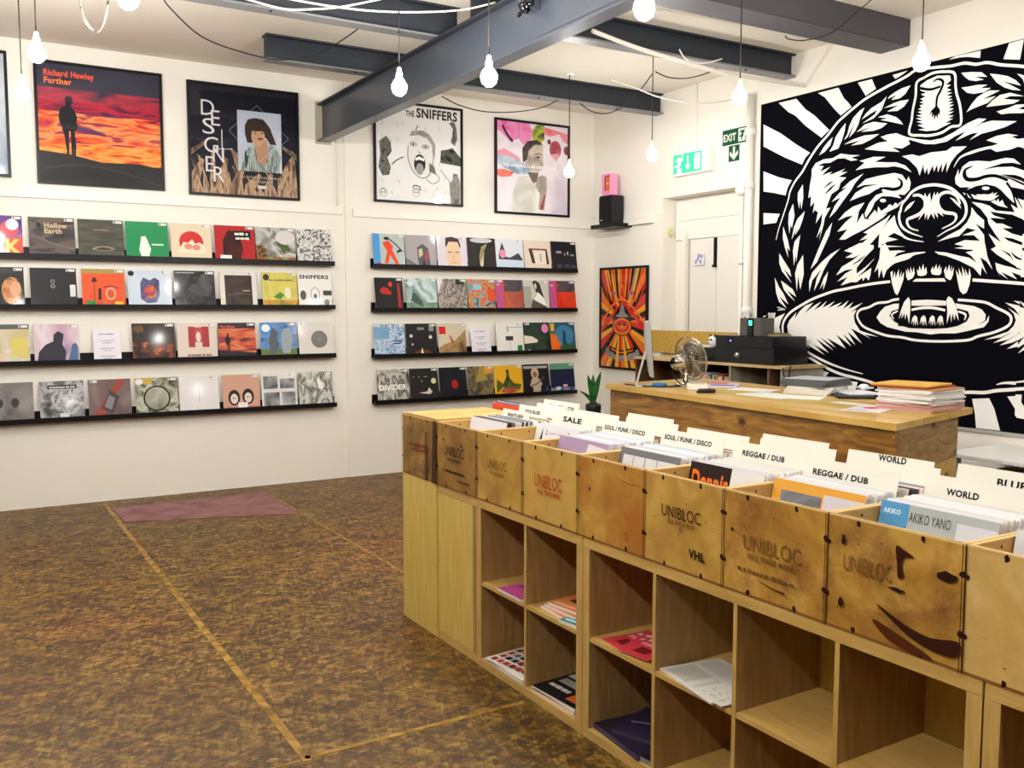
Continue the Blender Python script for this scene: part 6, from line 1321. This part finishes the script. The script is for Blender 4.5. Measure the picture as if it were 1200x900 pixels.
# ------------------------------------------------------------------ speaker shelf corner
sy = 8.02
o = MB().box(XW-.22, 7.86, 2.512, XW, 8.30, 2.552, M_BLACK, .002).build('wall_shelf'); tag(o, 'small black wall shelf in the corner holding the loudspeaker', 'shelf')
e = empty('loudspeaker', (XW-.195, 7.97, 2.5525), 0, 'black box loudspeaker on the small corner shelf', 'speaker')
MB().box(0, 0, 0, .17, .21, .30, flat('#121118', .5), .006).build('cabinet', e)
_gr = MB().box(-.012, .012, .02, .0, .198, .285, flat('#0b0b0e', .9), .003).build('grille', e); a = Art(.05, .012, .001, ('m', '#a8a8a8')); a.build('badge', _gr, (-.0135, .18, .035), (0, 0, RW))
e = empty('display_box', (XW-.185, 7.995, 2.8535), 0, 'bright pink box with an orange picture window on the loudspeaker', 'box')
PK = flat('#f49ac4', .5); w_, h_, d_ = .155, .225, .09
MB().box(0, 0, 0, d_, .02, h_, PK).box(0, w_-.03, 0, d_, w_, h_, PK).box(0, .02, 0, d_, w_-.03, .045, PK).box(0, .02, h_-.018, d_, w_-.03, h_, PK).box(d_-.01, .02, .045, d_, w_-.03, h_-.018, PK).build('shell', e)
a = Art(w_-.07, h_-.08, .004, N(('#e05818', '#f07a2c', '#d84a14'), 9)); a.poly([(.4, .15), (.72, .15), (.8, .7), (.5, .85), (.3, .6)], '#e8702c'); a.ell(.5, .62, .12, .09, '#5a2418'); a.poly([(.3, .45), (.7, .55), (.66, .66), (.32, .55)], '#f4d8c0'); a.rect(0, 0, .16, 1, '#7a2c14'); a.build('picture', e, (.014, w_-.04, .05), (0, 0, RW))

# ------------------------------------------------------------------ exit signs
GR = flat('#2fbf8a', .4, 0, 0, 0, .35, name='lit_green'); GW = flat('#dffff6', .4, 0, 0, 0, .5, name='lit_white')
e = empty('exit_light', (XW-.075, 7.125, 2.955), 0, 'lit green emergency sign box with a running man and down arrow', 'sign')
MB().box(0, -.50, -.012, .075, .012, .215, M_TRIM, .004).build('housing', e)
a = Art(.40, .185, .002, ('x', GR), GR)
man = [(.06, .34), (.12, .38), (.16, .30), (.12, .14), (.18, .12), (.21, .30), (.27, .42), (.26, .60), (.33, .62), (.36, .72), (.30, .76), (.24, .84), (.14, .82), (.07, .66), (.11, .62), (.17, .72), (.16, .52), (.11, .46), (.05, .44)]
a.poly(man, ('x', GW)); a.ell(.33, .88, .035, .07, ('x', GW), 10); a.poly([(.05, .0), (.3, .0), (.3, .26), (.22, .24), (.18, .05)], ('x', GW))
a.poly([(.50, .85), (.55, .85), (.55, .35), (.60, .42), (.60, .30), (.525, .12), (.45, .30), (.45, .42), (.50, .35)], ('x', GW)); a.rect(.76, .10, .95, .90, ('x', GW))
a.build('lit_panel', e, (-.002, -.005, .006), (0, 0, RW))
DG = ('m', '#12503a'); CW_ = ('m', '#dfe6d0')
a = Art(.30, .14, .003, DG); a.text('EXIT', .04, .26, .46, CW_, True, .54); a.rect(.68, .10, .97, .92, CW_)
a.poly([(.68+x*.8, .06+y*.9) for x, y in man], DG); a.ell(.93, .82, .022, .05, DG, 10)
tag(a.build('exit_sign', None, (XW-.0035, 6.52, 3.155), (0, 0, RW)), 'flat dark green sign reading EXIT on the wall', 'sign')
a = Art(.135, .145, .003, DG); a.poly([(.40, .92), (.60, .92), (.60, .42), (.86, .66), (.90, .42), (.5, .08), (.10, .42), (.14, .66), (.40, .42)], CW_)
tag(a.build('arrow_sign', None, (XW-.0035, 6.437, 3.0), (0, 0, RW)), 'small dark green sign with a white down arrow below the EXIT sign', 'sign')
# light switch in the reveal
e = empty('light_switch', (XW-.008, 7.46, 2.40), 0, 'old cream oval switch plate beside the doorway top', 'switch')
e.location = (XW+.10, DY1-.008, 2.42)
_pl = MB().ball((0, 0, 0), .05, flat('#d8cf9a', .4), 14, 10, (.7, .14, 1)).build('plate', e); MB().box(-.012, -.014, -.01, .012, -.005, .012, flat('#e8e2c0', .4)).build('toggle', _pl)

# ------------------------------------------------------------------ plant on a stool left of the counter
px_, py_ = 4.58, 6.28
e = empty('potted_plant', (px_, py_, .7405), 0, 'dark pot with a few upright pointed green leaves left of the counter', 'plant')
MB().lathe([(0, 0), (.045, 0), (.062, .02), (.066, .10), (.060, .115), (.052, .105), (0, .10)], flat('#141318', .4), 20).build('pot', e)
MB().ball((0, 0, .115), .03, flat('#24301c', .8), 8, 6, (1.3, 1.3, .7)).build('soil_clump', e)
LF = noisy(('#16401e', '#245c2a', '#38743a'), 9, (1, 1, 1), .35, .2)
for k, (dx, dy, h_, w_) in enumerate(((-.10, .02, .16, .022), (-.06, -.02, .25, .026), (.015, .03, .25, .028), (.05, -.02, .28, .026), (.0, .0, .20, .022))):
    t = bmesh.new(); rows = []
    rt = Vector((_r.x, _r.y, 0))
    for i in range(8):
        f = i/7; ww = w_*math.sin(PI*min(1, .10+f*.90))**.7*(1-f*.25)+.002
        c = Vector((0, 0, .11))+rt*(dx*f**1.4)+Vector((0, dy*f, h_*f-(.05*f*f if k == 0 else 0)))
        rows.append([t.verts.new(c-rt*ww), t.verts.new(c+Vector((.006, .006, 0))), t.verts.new(c+rt*ww)])
    for r0, r1 in zip(rows, rows[1:]):
        for j in range(2): t.faces.new((r0[j], r0[j+1], r1[j+1], r1[j]))
    b = MB(); b.merge(t, LF, None, True); o = b.build('leaf', e); md = o.modifiers.new('thickness', 'SOLIDIFY'); md.thickness = .002
e = empty('stool', (px_, py_, 0), 0, 'plain wooden stool carrying the plant, hidden behind the crates', 'stool')
MB().cyl((0, 0, .715), (0, 0, .74), .16, .16, DKW, 24).build('seat', e)
for a_ in range(4):
    c, s_ = math.cos(a_*PI/2+.6), math.sin(a_*PI/2+.6); MB().cyl((c*.17, s_*.17, 0), (c*.11, s_*.11, .715), .016, .018, DKW, 10).build('leg', e)

# ------------------------------------------------------------------ white table and boxes at the right wall
e = empty('side_table', (5.50, 1.9, 0), 0, 'white topped table under the mural at the right edge', 'table')
WT = flat('#eceae6', .45)
MB().box(0, 0, .695, .70, 1.80, .72, WT, .003).build('table_top', e)
for x in (.03, .64):
    for y in (.05, 1.7): MB().box(x, y, 0, x+.04, y+.05, .695, flat('#cfcac0', .5)).build('leg', e)
MB().box(.66, .06, .55, .68, 1.74, .69, flat('#cfcac0', .5)).build('rail', e)
CB = noisy(('#7a4a2a', '#8c5a34', '#94623c'), 4, (1, 1, 1), .7, 0)
def carton(x, y, w, d, h, label, tape=True):
    e = empty('cardboard_box', (x, y, 0), 0, label, 'box')
    MB().box(0, 0, 0, d, w, h, CB, .003).build('box_body', e)
    if tape:
        a = Art(.10, h, .001, ('m', '#d8d4cc'))
        random.seed(2)
        for i in range(28): xx = random.uniform(.05, .7); yy = i/28; a.rect(xx, yy, xx+.25, yy+.025, ('m', '#15151a'))
        a.build('printed_tape', e, (-.0015, w*.62, 0), (0, 0, RW))
        a = Art(.07, .12, .001, ('m', '#e8e4dc')); a.rect(.2, .8, .5, .95, ('m', '#2a2a2a')); a.build('label', e, (-.0015, w-.03, h-.13), (0, 0, RW))
    MB().box(-.001, .0, h-.012, .003, w, h+.001, flat('#b8744c', .6)).build('flap_edge', e)
    return e
carton(5.58, 3.02, .52, .40, .60, 'brown cardboard box with black printed tape under the white table')
carton(5.60, 2.50, .50, .40, .585, 'darker cardboard box right of the taped one under the white table', False)
o = flatpaper(5.75, 2.74, .588, .30, .32, .02, -90, '#e08a74', [], 'pinkish sleeves lying on the right cardboard box', 'record', 'record_sleeve', '#e08a74')
